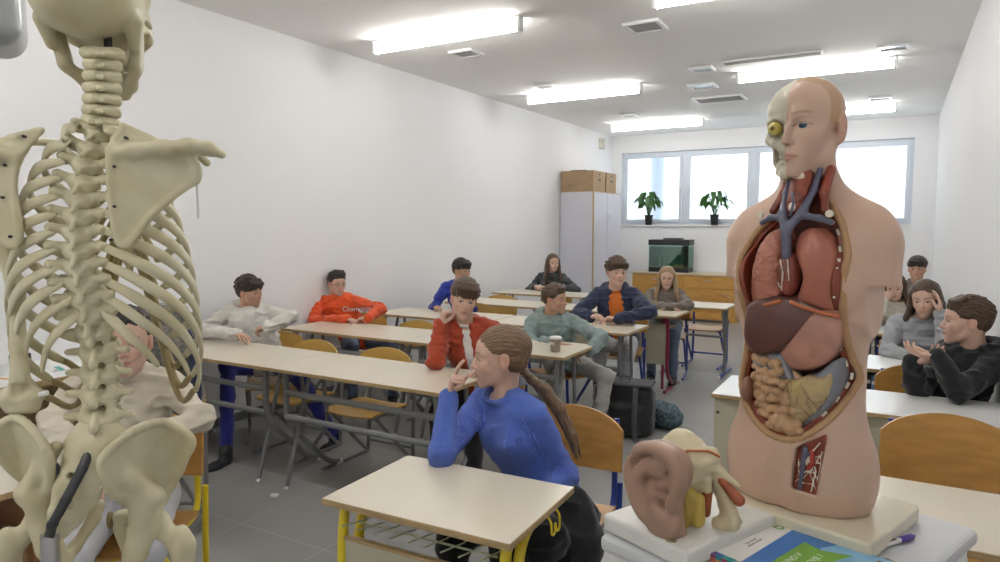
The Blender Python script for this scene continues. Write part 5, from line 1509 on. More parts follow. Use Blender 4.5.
# ribs
def ribbon(m, pts, cen, ra, rb, n=10):
    P = [np.array(p, float) for p in pts]; vs = []; k = len(P)
    for i in range(k):
        t = nrm(P[min(i + 1, k - 1)] - P[max(i - 1, 0)]); out = P[i] - np.array([cen[0], cen[1], P[i][2]]); out = nrm(out - t * (out @ t)); w = np.cross(t, out)
        tp = 1.0 if 0 < i < k - 1 else .75
        for j in range(n):
            a = 2 * pi * j / n; vs.append(P[i] + (out * cos(a) * rb + w * sin(a) * (ra[i] if hasattr(ra, '__len__') else ra)) * tp)
    fs = [(i * n + j, i * n + (j + 1) % n, (i + 1) * n + (j + 1) % n, (i + 1) * n + j) for i in range(k - 1) for j in range(n)]
    fs += [tuple(range(n))[::-1], tuple((k - 1) * n + j for j in range(n))]
    return m.add(vs, fs, True)
RW = [.052, .078, .098, .112, .122, .129, .134, .137, .137, .132, .120, .095]
RD = [.034, .052, .066, .078, .087, .094, .098, .100, .100, .096, .085, .065]
RE = [150, 150, 150, 150, 150, 150, 150, 138, 128, 118, 82, 58]
RDR = [.035, .055, .070, .085, .100, .112, .125, .140, .155, .165, .17, .17]
ends = {}
for s in (1, -1):
    for i in range(12):
        p0 = spn(zt[i]); cx = p0[0] * .6 + .010; cy = p0[1] - .004 + RD[i] - .012
        pts = []; e = RE[i]
        for j in range(27):
            ph = radians(4 + (e - 4) * j / 26); u = j / 26
            x = cx + s * RW[i] * sin(ph) ** .9 if sin(ph) > 0 else cx
            y = cy - RD[i] * cos(ph) - .020 * math.exp(-((ph - .55) / .35) ** 2)
            zz = zt[i] + .010 - RDR[i] * (1 - cos(ph * .78)) * 1.0 - (.004 + .055 * (i / 11) ** 1.3) * sin(ph)
            pts.append((x, y, zz))
        pts[0] = (p0[0] + s * .012, p0[1] + .010, zt[i] + .006); pts[1] = (p0[0] + s * .026, p0[1] - .010, zt[i] + .008)
        ra = [.0052 + .0038 * min(1, j / 6) - .0015 * max(0, (j - 20) / 6) for j in range(27)]
        if i > 9: ra = [r * (1 - .4 * j / 26) for j, r in enumerate(ra)]
        ribbon(MB(), pts, (cx, cy), ra, .0036).build('rib', M_BONE, SK, auto=False)
        ends[(s, i)] = pts[-1]
M_CART = mat('cartilage_tan', (.42, .33, .16), .45, var=.2, vscale=20)
stp = [(.016, .135, 1.700), (.018, .150, 1.62), (.018, .160, 1.54)]
for s in (1, -1):
    for i in range(10):
        a = ends[(s, i)]; tz = 1.69 - .024 * min(i, 6); b = (.017 + s * .014, .137 + .004 * min(i, 6), tz)
        mid = ((a[0] + b[0]) / 2 + s * .01, (a[1] + b[1]) / 2 + .012, min(a[2], b[2]) - .012 + .3 * abs(a[2] - b[2]) * (i < 4))
        MB().tube([p for p in catmull([a, mid, b], 6)], .0055, 8).build('rib_cartilage', M_CART, SK)
F = SDF(.003); F.chain(stp, [.016, .014, .012], .01, flat=((0, 1, .15), 2.4)); F.cap((.016, .135, 1.705), (.016, .135, 1.69), .022, .02, .01, flat=((0, 1, .15), 2.4)); F.cap((.018, .160, 1.54), (.018, .161, 1.515), .008, .005, .004)
mesh_obj('sternum', F.mesh(), M_BONE, SK)
# shoulder blades
def scapula(poly, ridge, s, yb, slope, extra=None):
    P = [tuple(p[:2]) for p in catmull(poly + [poly[0]], 3)][:-1]
    xm = poly[-2][0]
    cur = lambda x, z: yb + slope * np.abs(x - xm) + .6 * np.maximum(0, z - 1.70) * .5 - .0
    F = SDF(.0022); fn, lo, hi = polyfn(P, -.0028, .0028, .0018, curve=cur); lo[1] -= .12; hi[1] += .12; F.raw(fn, lo, hi, .002)
    Yc = lambda x, z: float(cur(np.float64(x), np.float64(z)))
    F.chain([(x, Yc(x, z), z) for x, z in P] + [(P[0][0], Yc(*P[0]), P[0][1])], .0042, .005)
    F.chain([(x, Yc(x, z) - d, z) for x, z, d in ridge], [.005, .007, .008, .009, .0095, .007][:len(ridge)], .012)
    F.chain([(x, Yc(x, z) - d * .5, z - .003) for x, z, d in ridge[:4]], [.004, .006, .008, .009], .012)
    if extra: extra(F, Yc)
    return mesh_obj('scapula', F.mesh(), M_BONE, SK, smooth=2)
pr = [(.076, 1.746), (.104, 1.733), (.130, 1.720), (.155, 1.712), (.165, 1.700), (.164, 1.668), (.145, 1.650), (.118, 1.624), (.100, 1.602), (.086, 1.582), (.075, 1.573), (.066, 1.580), (.060, 1.640), (.062, 1.710)]
def exR(F, Y):
    F.ell((.168, Y(.168, 1.68) , 1.682), (.011, .012, .020), .008); F.chain([(.158, Y(.158, 1.7), 1.70), (.165, Y(.16, 1.7) + .03, 1.715), (.178, Y(.17, 1.7) + .045, 1.700)], [.008, .007, .006], .006)
scapula(pr, [(.066, 1.708, .002), (.09, 1.711, .012), (.13, 1.716, .022), (.165, 1.719, .030), (.190, 1.717, .026), (.207, 1.710, .016)], 1, -.074, .34, exR)
pl = [(-.036, 1.738), (-.060, 1.728), (-.095, 1.715), (-.125, 1.700), (-.140, 1.690), (-.142, 1.660), (-.130, 1.640), (-.110, 1.612), (-.095, 1.590), (-.078, 1.572), (-.064, 1.578), (-.062, 1.610), (-.066, 1.650), (-.060, 1.69)]
def exL(F, Y): F.ell((-.140, Y(-.14, 1.68), 1.676), (.011, .012, .020), .008)
scapula(pl, [(-.064, 1.700, .002), (-.085, 1.703, .012), (-.115, 1.708, .022), (-.145, 1.712, .030), (-.170, 1.712, .026), (-.185, 1.706, .016)], -1, -.064, .34, exL)
for s, pts in ((1, [(.030, .128, 1.712), (.070, .120, 1.728), (.115, .085, 1.735), (.160, .030, 1.725), (.195, .005, 1.716)]), (-1, [(.004, .128, 1.712), (-.036, .120, 1.728), (-.085, .085, 1.735), (-.13, .035, 1.722), (-.168, .012, 1.712)])):
    MB().tube([p for p in catmull(pts, 5)], .0062, 10).build('clavicle', M_BONE, SK)
hk = MB(); hk.tube([(.170, -.028, 1.690), (.170, -.036, 1.683), (.171, -.037, 1.612)], .0018, 8).build('arm_hook', M_STEEL, SK)
dots = MB()
for x, z in ((.083, 1.727), (.068, 1.685), (.066, 1.628), (.060, 1.580)): dots.tube([(x, -.074 + .34 * abs(x - .05) - .0105, z), (x, -.074 + .34 * abs(x - .05), z)], .0022, 8)
for x, z in ((-.050, 1.726), (-.074, 1.685), (-.080, 1.640), (-.072, 1.585)): dots.tube([(x, -.064 + .34 * abs(x + .066) - .0085, z), (x, -.064 + .34 * abs(x + .066), z)], .0022, 8)
dots.build('screw_set', M_DARK, SK)
# humerus
F = SDF(.0025)
F.ell((-.140, .012, 1.672), (.022, .022, .022), .01); F.chain([(-.135, .012, 1.655), (-.118, .010, 1.60), (-.098, .004, 1.50), (-.098, .002, 1.42), (-.098, .0, 1.365)], [.016, .0125, .0110, .0110, .014], .01)
F.cap((-.121, .002, 1.340), (-.080, .002, 1.338), .013, .012, .02); F.cap((-.112, .004, 1.325), (-.085, .004, 1.324), .013, .012, .008); F.ell((-.098, -.008, 1.350), (.010, .008, .012), .006, 's')
mesh_obj('humerus', F.mesh(), M_BONE, SK, smooth=2)
MB().tube([(-.084, .0, 1.338), (-.060, -.004, 1.345)], .0042, 10).build('elbow_pin', M_WHITEP, SK)
# skull
HFR = (np.array([.018, .040, 1.928]), rotm(180 - 4, 0, 0), 1.12)
F = SDF(.0026, HFR); skull_sdf(F); F.ell((0, -.03, .035), (.062, .08, .062), .004, 's')
mesh_obj('skull', F.mesh(), M_BONE, SK, smooth=1)
# pelvis
F = SDF(.0028)
sac = [(.010, -.010, 1.272), (.004, -.030, 1.240), (-.012, -.046, 1.200), (-.028, -.048, 1.165), (-.040, -.036, 1.135)]
F.chain(sac, [.038, .037, .031, .024, .013], .01, flat=((0, 1, .3), 2.3))
F.cap((-.026, -.005, 1.262), (.042, -.005, 1.262), .015, .015, .02)
for i in range(5):
    c = sac[min(i, 4)]; F.ell((c[0] - .002 * i, c[1] - .024 + .002 * i, c[2] - .008), (.006, .007, .010), .008)
for i in range(4):
    for s in (-1, 1): c = sac[i]; F.ell((c[0] + s * (.022 - .003 * i), c[1] - .020, c[2] - .012), (.0055, .012, .0055), .004, 's')
mesh_obj('sacrum', F.mesh(), M_BONE, SK, smooth=2, fn=fold_noise(.0015, 60, 2))
def hip_bone(s, cx, dz=0.0, dx=0.0):
    poly = [(.030, 1.236), (.034, 1.262), (.062, 1.288), (.096, 1.296), (.130, 1.282), (.150, 1.262), (.150, 1.246), (.138, 1.226), (.126, 1.200), (.112, 1.180), (.100, 1.160), (.075, 1.150), (.060, 1.165), (.050, 1.185), (.038, 1.195)]
    P = [(cx + s * (x * .93), z + dz - .010) for x, z in poly]; P = [tuple(p[:2]) for p in catmull(P + [P[0]], 3)][:-1]
    cur = lambda x, z: -.040 + 1.15 * np.maximum(0, np.abs(x - cx) - .03) - 1.4 * np.maximum(0, np.abs(x - cx) - .105) - .3 * (z - 1.2)
    F = SDF(.0028); fn, lo, hi = polyfn(P, -.0035, .0035, .002, curve=cur); lo[1] -= .15; hi[1] += .15; F.raw(fn, lo, hi, .003)
    Y = lambda x, z: float(cur(np.float64(x), np.float64(z)))
    edge = [(x, Y(x, z), z) for x, z in P]; F.chain(edge + [edge[0]], .0058, .006)
    c = (cx + s * .072, .030, 1.115 + dz)                       # hip socket
    F.ell(c, (.030, .030, .032), .02); F.ell((c[0] + s * .020, c[1] + .004, c[2] - .004), (.024, .024, .024), .004, 's')
    F.chain([(cx + s * .072, .000, 1.165 + dz), (c[0] - s * .010, c[1] - .025, c[2] - .015), (cx + s * .056, .0, 1.075 + dz), (cx + s * .044, .008, 1.045 + dz)], [.020, .018, .017, .014], .012)
    F.chain([(cx + s * .044, .008, 1.045 + dz), (cx + s * .035, .040, 1.055 + dz), (cx + s * .014, .070, 1.090 + dz)], [.013, .009, .011], .008)
    F.chain([(c[0] - s * .005, c[1] + .015, c[2] + .012), (cx + s * .050, .068, 1.115 + dz), (cx + s * .012, .080, 1.105 + dz)], [.015, .010, .012], .008)
    F.chain([(cx + s * .034, -.02, 1.24 + dz), (cx + s * .06, -.012, 1.20 + dz), (cx + s * .085, .004, 1.165 + dz)], [.011, .013, .018], .012)
    return mesh_obj('hip_bone', F.mesh(), M_BONE, SK, smooth=2)
hip_bone(1, -.004, 0.0); hip_bone(-1, -.014, .022)
mesh_obj('pubic_disc', SDF(.002).ell((-.008, .082, 1.10), (.006, .010, .016), 0).mesh(), M_CART, SK)
for s in (1, -1):
    cx = -.004 if s > 0 else -.014; hx = cx + s * .080; z0 = 1.108 + (0 if s > 0 else .022)
    F = SDF(.003); F.ell((hx, .032, z0), (.0225, .0225, .0225), .003); F.chain([(hx, .032, z0), (hx + s * .034, .022, z0 - .032)], [.015, .016], .01)
    F.ell((hx + s * .042, .016, z0 - .024), (.015, .018, .024), .012); F.chain([(hx + s * .044, .02, z0 - .04), (hx + s * .035, .025, z0 - .20), (hx + s * .010, .02, z0 - .40)], [.019, .0135, .018], .012)
    F.ell((hx + s * .010 - .022, .018, z0 - .42), (.022, .028, .024), .015); F.ell((hx + s * .010 + .022, .018, z0 - .42), (.022, .028, .024), .015)
    mesh_obj('femur', F.mesh(), M_BONE, SK, smooth=2)
    kx, kz = hx + s * .010, z0 - .452
    F = SDF(.003); F.cap((kx - .022, .018, kz), (kx + .022, .018, kz), .020, .020, .01); F.chain([(kx, .016, kz - .01), (kx, .02, kz - .10), (kx, .016, kz - .34)], [.022, .013, .015], .012); F.ell((kx - s * .008, .016, kz - .355), (.018, .016, .012), .01)
    mesh_obj('tibia', F.mesh(), M_BONE, SK, smooth=2)
    MB().tube([(kx + s * .034, .006, kz - .02), (kx + s * .030, .008, kz - .2), (kx + s * .026, .008, kz - .365)], [.008, .0055, .009], 10).build('fibula', M_BONE, SK)
    F = SDF(.003); fz = kz - .385
    F.ell((kx, .010, fz), (.022, .024, .016), .01); F.ell((kx, -.025, fz - .018), (.018, .028, .020), .012)
    for j in range(5): F.chain([(kx + (j - 2) * .008, .03, fz - .010), (kx + (j - 2) * .015, .10, fz - .028), (kx + (j - 2) * .018, .15 - .008 * abs(j - 1), fz - .034)], [.009, .006, .005], .004)
    mesh_obj('foot_bones', F.mesh(), M_BONE, SK, smooth=2)
F = SDF(.0025); F.chain([(.010, -.030, 1.275), (.002, -.060, 1.240), (-.016, -.078, 1.200), (-.035, -.080, 1.165), (-.048, -.058, 1.135)], .0075, .003, flat=((0, 1, .3), 2.5))
mesh_obj('support_strap', F.mesh(), mat('dark_strap', (.07, .07, .075), .4, metal=.5), SK)
MB().tube([(-.048, -.055, 1.142), (-.048, -.055, .06)], .0125, 18).build('stand_pole', M_STEEL, SK)
st = MB()
for i in range(5):
    a = 2 * pi * i / 5 + .3; x, y = -.048 + .27 * cos(a), -.055 + .27 * sin(a)
    lg = MB().tube([(-.048, -.055, .085), (x, y, .07)], [.018, .011], 10).build('stand_leg', M_STEEL, SK)
    MB().lathe([(.012, 0), (.022, .008), (.022, .04), (.008, .05), (.006, .07)], 12, Matrix.Translation((x, y, 0))).build('caster', M_DARK, lg)
MB().tube([(.036, .03, 1.90), (.036, .035, 2.08), (.036, .035, 2.10)], .003, 8).build('skull_spring', M_STEEL, SK)
# ================================================================== the pupils
def V3(*a): return np.array(a, float)
def rib_knit(name, col):
    m = fabric(name, col); nt = m.node_tree; N = nt.nodes; L = nt.links; b = N['Principled BSDF']
    at = N.new('ShaderNodeAttribute'); at.attribute_name = 'rib'; sp = N.new('ShaderNodeSeparateXYZ'); L.new(at.outputs['Vector'], sp.inputs[0])
    mu = N.new('ShaderNodeMath'); mu.operation = 'MULTIPLY'; mu.inputs[1].default_value = 2 * pi / .0075; L.new(sp.outputs[0], mu.inputs[0])
    si = N.new('ShaderNodeMath'); si.operation = 'SINE'; L.new(mu.outputs[0], si.inputs[0])
    bu = N.new('ShaderNodeBump'); bu.inputs['Strength'].default_value = .8; bu.inputs['Distance'].default_value = .0022; L.new(si.outputs[0], bu.inputs['Height'])
    old = [n for n in N if n.type == 'BUMP' and n != bu][0]; L.new(old.outputs[0], bu.inputs['Normal']); L.new(bu.outputs[0], b.inputs['Normal']); return m
DK_BR = ((.045, .028, .018), (.018, .011, .008)); MID_BR = ((.11, .062, .033), (.05, .028, .015)); LT_BR = ((.25, .155, .085), (.12, .070, .036)); BLOND = ((.42, .29, .15), (.26, .165, .08)); BLACKH = ((.025, .018, .015), (.012, .009, .008))
SK1 = (.60, .385, .30); SK2 = (.52, .315, .22); SK3 = (.62, .41, .32)
F_BLUEK = rib_knit('blue_rib_knit', (.10, .19, .70)); F_CREAM = fabric('cream_sweatshirt', (.62, .56, .45)); F_WHITE = fabric('white_hoodie', (.66, .64, .59)); F_ORANGE = fabric('orange_hoodie', (.74, .085, .012))
F_RUST = fabric('rust_jacket', (.40, .055, .02)); F_TEAL = fabric('teal_hoodie', (.24, .315, .305)); F_NAVY = fabric('navy_hoodie', (.028, .036, .085)); F_ROYAL = fabric('royal_blue', (.02, .04, .32)); F_CHAR = fabric('charcoal_sweater', (.045, .048, .055))
F_TAUPE = fabric('taupe_jacket', (.20, .17, .14)); F_BLACK = fabric('black_jacket', (.010, .011, .014)); F_GREY = fabric('grey_sweater', (.33, .34, .36)); F_CREAMK = fabric('cream_knit', (.62, .58, .50)); F_OT = fabric('orange_tshirt', (.68, .17, .02)); F_WT = fabric('white_tshirt', (.75, .74, .72))
F_JEANS = fabric('blue_jeans', (.12, .17, .26)); F_BLKT = fabric('black_trousers', (.012, .012, .014)); F_BLUT = fabric('blue_track_pants', (.03, .04, .30)); F_GRYT = fabric('grey_sweatpants', (.36, .35, .33)); F_LGT = fabric('light_trousers', (.52, .53, .56))

def add_tail(pts, rs, k=.012):
    def hs(F, fr):
        F.fr = None; F.chain(pts, rs, k)
    return hs
def long_hair(lat, fw, head, neck, L=.30, w=.075, back=True, front=False, waves=0.):
    """curtains of hair falling from the head past the shoulders; returns the hair hook"""
    def hs(F, fr):
        o, R, k = fr; up = V3(0, 0, 1); F.fr = None; rr = random.Random(3)
        for s in (-1, 1):
            for i in range(9):
                a = radians(62 + i * 14); p0 = o + R @ (V3(s * sin(a) * .080, cos(a) * .085 - .012, .045) * k)
                p1 = o + R @ (V3(s * sin(a) * .090, cos(a) * .092 - .022, -.045) * k); fwd = .045 * front * max(0, 1 - i / 3)
                p2 = np.array([p1[0], p1[1], neck[2] + .01]) + lat * s * .022 * (1 - i / 9) + fw * (fwd - .012)
                p3 = p2 - up * (L * (.75 + .25 * rr.random())) + fw * (fwd * .8 - .0 + (.03 if front and i < 3 else -.02)) + lat * rr.uniform(-.012, .012)
                m = (p2 + p3) / 2 + lat * rr.uniform(-.012, .012) * (1 + 3 * waves)
                F.chain([p0, p1, p2, m, p3], [.016, .018, .019, .017, .007], .012)
    return hs

# ---- girl in the blue sweater ------------------------------------------------
hn = V3(-1.296, 2.260, 0.913); hh = V3(-1.303, 2.250, 1.094)
put('blue', -1.15, 2.42, 4, 'blue framed chair with brown plywood back, under the girl in the blue sweater', 'chairs under pupils')
tl = [V3(-1.266, 2.310, 1.056), V3(-1.252, 2.350, 1.023), V3(-1.183, 2.380, 0.961), V3(-1.123, 2.400, 0.884), V3(-1.070, 2.400, 0.788), V3(-1.044, 2.400, 0.701)]
def g_tail(F, fr):
    F.fr = None; F.chain(tl, [.020, .016, .025, .027, .021, .004], .012)
    rr = random.Random(2)
    for i in range(8):
        o = V3(rr.uniform(-.013, .013), rr.uniform(-.013, .013), rr.uniform(-.010, .010)); F.chain([p + o * min(1, j * .6) for j, p in enumerate(tl)], [.008, .008, .010, .010, .007, .002], .004)
    F.chain([hh + V3(.03, .05, .03), V3(-1.275, 2.310, 1.063)], [.052, .020], .03)
g = person('girl in a ribbed blue sweater with ponytail, hand at her mouth, at the yellow desk', (-1.15, 2.36), -6, hn, hh, hyaw=-57, hpitch=0, tail=tl, sex='f', size=.94, skin=SK3, hair='tail', hairc=LT_BR, top='knit',
           topm=F_BLUEK, legm=F_BLKT, syaw=-14, res=.0028, iris=(.10, .13, .12), seed=21, hs=g_tail, headk=1.09, nose=.9, mouth=.25,
           arms={'R': dict(elbow=V3(-1.386, 1.970, 0.781), wrist=V3(-1.418, 2.070, 0.971), dir=V3(.22, .14, 1), palm=V3(.80, .45, -.1), curl=[(8, 12, 8), (80, 95, 55), (84, 96, 55), (86, 96, 55)], thumb=(.5, .6), thumbside=1),
                 'L': dict(elbow=V3(-1.055, 2.32, .655), wrist=V3(-1.08, 2.08, .60), dir=V3(-.2, -1, -.15), palm=V3(-.3, 0, -1), curl=(25, 28, 32, 36), thumbside=-1)},
           knees={'R': V3(-1.30, 1.92, .50), 'L': V3(-1.06, 1.90, .50)}, feet={'R': V3(-1.30, 1.95, .085), 'L': V3(-1.05, 2.0, .085)}, hip_z=.52)
t = g['root']; O = g['O']
F = SDF(.003); F.chain([V3(-1.278, 2.340, 1.050) + V3(0, 0, 0), V3(-1.266, 2.360, 0.999)], .031, .004, flat=((.8, -.4, .2), 1.0)); mesh_obj('hair_tie', F.mesh(), fabric('white_scrunchie', (.6, .6, .58)), t, O, fn=fold_noise(.004, 70, 2))
# rib stitches are part of the knit: fine vertical ribs
def rib_mod(o, cx, cy, amp, n):
    me = o.data; co = np.zeros(len(me.vertices) * 3, np.float32); me.vertices.foreach_get('co', co); V = co.reshape(-1, 3)
    nn = np.zeros(len(me.vertices) * 3, np.float32); me.vertices.foreach_get('normal', nn); N = nn.reshape(-1, 3)
    a = np.arctan2(V[:, 0] - cx, -(V[:, 1] - cy)); V += N * (np.sin(a * n) * amp)[:, None]
    me.vertices.foreach_set('co', V.ravel()); me.update()
F = SDF(.007)
F.ell(V3(-1.12, 2.30, .50), (.20, .19, .10), .05); F.chain([V3(-.98, 2.22, .60), V3(-.96, 2.18, .46), V3(-.95, 2.20, .33)], [.07, .10, .07], .05); F.cap(V3(-1.25, 2.2, .55), V3(-1.0, 2.0, .55), .09, .09, .05)
F.chain([V3(-1.12, 2.0, .56), V3(-1.10, 1.98, .42)], [.08, .06], .05)
mesh_obj('black_coat', F.mesh(), F_BLACK, t, O, smooth=2, fn=fold_noise(.022, 12, 9))
s = MB(); e0 = V3(-1.149, 2.105, 0.833); 
for q in [((0, .012), (.010, .014), (.018, .008)), ((.0, .004), (.010, .005), (.02, .0)), ((.002, -.004), (.012, -.004), (.018, -.010)), ((-.004, .008), (.0, -.006), (.004, -.012))]:
    s.tube([tuple(e0 + V3(a, a * .25, b)) for a, b in q], .0012, 5)
eo = s.build('embroidery', mat('dark_thread', (.03, .04, .12), .8), t); eo.location = -V3(*O)

# ---- boy behind the skeleton ---------------------------------------------------
bh = V3(-2.421, 1.460, 1.174); bn = V3(-2.525, 1.500, 0.994)
put('yellow', -2.50, 1.47, 30, 'yellow framed chair with plywood seat, under the boy behind the skeleton', 'chairs under pupils')
person('smiling boy in a cream sweatshirt sitting behind the skeleton', (bn[0] - .02, 1.53), 48, bn, bh, hyaw=52, hpitch=2, sex='m', size=1.0, skin=SK3, hair='short', hairc=DK_BR, top='sweater', topm=F_CREAM, legm=F_LGT, syaw=52, res=.0035, seed=4, mouth=.7, headk=1.02,
       arms={'L': dict(elbow=V3(-2.241, 1.620, 0.881), wrist=V3(-2.231, 1.420, 0.860), dir=V3(-.5, -.9, -.2), palm=V3(0, 0, -1), curl=(30, 35, 40, 45)), 'R': dict(elbow=V3(-2.540, 1.250, 0.904), wrist=V3(-2.186, 1.150, 0.838), curl=(30, 35, 40, 45))})

# ---- white hoodie --------------------------------------------------------------
put('grey', -4.10, 3.62, 48, 'grey framed chair turned sideways under the boy in the white hoodie', 'chairs under pupils')
w = person('curly haired boy in a white hoodie and blue track pants leaning on the left wall', (-4.16, 3.62), 42, V3(-4.410, 3.600, 0.921), V3(-4.299, 3.580, 1.086), hyaw=98, hpitch=-2, skin=SK2, size=.96, bulk=1.12, headk=1.0, hair='curly', hairc=DK_BR, top='hoodie', topm=F_WHITE, legm=F_BLUT, syaw=38, res=.004, seed=5,
       arms={'R': dict(elbow=V3(-4.529, 3.300, 0.810), wrist=V3(-4.100, 3.280, 0.824), dir=V3(1, -.1, -.05), palm=V3(0, 0, -1), curl=(20, 25, 30, 35)), 'L': dict(elbow=V3(-3.948, 3.660, 0.906), wrist=V3(-3.972, 3.460, 0.861), dir=V3(-.8, -.5, -.1), palm=V3(0, .1, -1), curl=(50, 60, 60, 60))},
       knees={'R': V3(-4.224, 3.300, 0.559), 'L': V3(-3.646, 3.450, 0.520)}, feet={'R': V3(-3.863, 2.980, 0.059), 'L': V3(-3.523, 3.660, 0.045), 'dir': V3(.2, -1, 0)})
# ---- orange hoodie, glasses ------------------------------------------------------
put('grey', -4.28, 4.86, 45, 'grey framed chair turned sideways under the boy in the orange hoodie', 'chairs under pupils')
w = person('boy with glasses in a bright orange hoodie, forearms on the desk by the left wall', (-4.34, 4.84), 40, V3(-4.637, 4.800, 0.908), V3(-4.538, 4.780, 1.057), hyaw=66, hpitch=-2, skin=SK3, size=.97, bulk=1.08, headk=1.0, hair='swept', hairc=BLACKH, top='hoodie', topm=F_ORANGE, legm=F_JEANS, syaw=36, res=.004, seed=6,
       arms={'R': dict(elbow=V3(-4.582, 4.520, 0.726), wrist=V3(-4.162, 4.500, 0.784), dir=V3(1, 0, -.1), palm=V3(0, 0, -1), curl=(25, 30, 35, 40)), 'L': dict(elbow=V3(-4.011, 4.780, 0.853), wrist=V3(-3.956, 4.540, 0.803), dir=V3(-.9, -.3, -.1), palm=V3(0, 0, -1), curl=(30, 30, 35, 40))},
       knees={'R': V3(-4.155, 4.550, 0.519), 'L': V3(-3.865, 4.750, 0.551)})
def glasses(p, m):
    o, R, k = p['fr']; mb = MB(); T = lambda a: tuple(o + R @ (np.array(a) * k) - p['O'])
    for s in (-1, 1):
        mb.tube([T((s * .031 + .0215 * cos(a), .0905 - .006 * abs(cos(a) * .021 + s * .031) / .05, .000 + .0175 * sin(a))) for a in np.linspace(0, 2 * pi, 20)[:-1]], .0018, 6, closed=True)
        mb.tube([T((s * .052, .086, .006)), T((s * .080, .03, .008)), T((s * .082, -.015, .004))], .0016, 6)
    mb.tube([T((-.010, .091, .003)), T((0, .093, .005)), T((.010, .091, .003))], .0016, 6)
    mb.build('glasses', m, p['root'])
glasses(w, M_DARK)
tx = MB(); q0, q1 = V3(-4.368, 4.685, 0.813), V3(-4.086, 4.665, 0.887)
def chest_print(p, word, size, c, yaw, m, pitch=8):
    R_ = Matrix.Translation(Vector(c) - Vector(p['O'])) @ Matrix.Rotation(radians(yaw), 4, 'Z') @ Matrix.Rotation(pi / 2 - radians(pitch), 4, 'X')
    text(word, size, 'chest_print', m, p['root'], 0, 0, .004, M=R_)
chest_print(w, 'Champion', .062, V3(-4.179, 4.650, 0.856), 38, F_WT)

# ---- rust jacket -----------------------------------------------------------------
put('grey', -2.26, 3.68, 8, 'grey framed chair under the boy in the rust jacket', 'chairs under pupils')
def open_front(wid, dep=.2, zt=.30):
    def f(F, neck, up, lat, fw, k):
        for i, z in enumerate(np.linspace(.02, -.50, 9)):
            c = neck + up * z + fw * (.17); F.ell(c, (wid * (1 - .35 * i / 8), .115, .06), .01, 's', R=np.stack([lat, fw, np.cross(lat, fw)], 1))
    return f
person('boy in a rust red jacket over a white shirt resting his cheek on his fist', (-2.24, 3.64), 10, V3(-2.280, 3.540, 0.952), V3(-2.269, 3.480, 1.151), hyaw=40, hpitch=-4, hroll=-10, skin=SK3, size=1.0, headk=1.0, hair='fringe', hairc=MID_BR, hood=False, top='jacket', topm=F_RUST, legm=F_BLKT, syaw=22, res=.0034, seed=7, iris=(.1, .14, .16),
       inner=(F_WT, .008), jacket_open=open_front(.034),
       arms={'R': dict(elbow=V3(-2.353, 3.300, 0.803), wrist=V3(-2.385, 3.400, 0.999), dir=V3(.25, .15, 1), palm=V3(.5, .75, .1), curl=(72, 76, 80, 80), thumb=(.4, .3), thumbside=-1), 'L': dict(wrist=V3(-1.98, 3.32, .80), dir=V3(-.5, -1, -.1), curl=(20, 22, 25, 30))})
# ---- teal hoodie -------------------------------------------------------------------
put('blue', -2.28, 4.92, 55, 'blue framed chair turned towards the aisle under the boy in the teal hoodie', 'chairs under pupils')
person('boy in a grey teal hoodie and pale grey sweatpants looking right, beside the paper cup', (-2.24, 4.86), 42, V3(-2.337, 4.800, 0.874), V3(-2.267, 4.760, 1.031), hyaw=86, hpitch=0, skin=SK2, size=.95, headk=.98, hair='swept', hairc=MID_BR, top='hoodie', topm=F_TEAL, legm=F_GRYT, syaw=36, res=.004, seed=8,
       arms={'R': dict(elbow=V3(-2.406, 4.580, 0.718), wrist=V3(-2.082, 4.460, 0.749), dir=V3(1, -.2, 0), palm=V3(0, 0, -1), curl=(20, 25, 30, 35)), 'L': dict(elbow=V3(-1.846, 4.660, 0.784), wrist=V3(-1.865, 4.500, 0.704), dir=V3(-.8, -.5, -.15), palm=V3(-.1, .2, -1), curl=(30, 35, 40, 45))},
       knees={'R': V3(-2.112, 4.460, 0.518), 'L': V3(-1.803, 4.660, 0.499)}, feet={'R': V3(-2.046, 4.200, 0.045), 'L': V3(-1.792, 4.450, 0.117), 'dir': V3(.6, -.8, 0)})
# ---- navy hoodie ---------------------------------------------------------------------
put('blue', -2.20, 6.04, 12, 'blue framed chair under the boy in the navy hoodie', 'chairs under pupils')
person('boy in an open navy hoodie over an orange shirt with hands on the desk', (-2.20, 6.0), 14, V3(-2.214, 5.920, 1.008), V3(-2.183, 5.880, 1.176), hyaw=38, hpitch=2, skin=SK3, size=1.08, headk=.98, hair='messy', hairc=MID_BR, top='jacket', topm=F_NAVY, legm=F_LGT, syaw=20, res=.004, seed=9, mouth=.6, inner=(F_OT, .012), jacket_open=open_front(.085),
       arms={'R': dict(elbow=V3(-2.466, 5.660, 0.818), wrist=V3(-2.315, 5.600, 0.799), dir=V3(.8, -.3, .2), palm=V3(.2, 0, -1), curl=(45, 50, 50, 55)), 'L': dict(elbow=V3(-1.829, 5.750, 0.858), wrist=V3(-2.058, 5.560, 0.803), dir=V3(-1, -.1, .1), palm=V3(0, 0, -1), curl=(35, 40, 45, 50))})
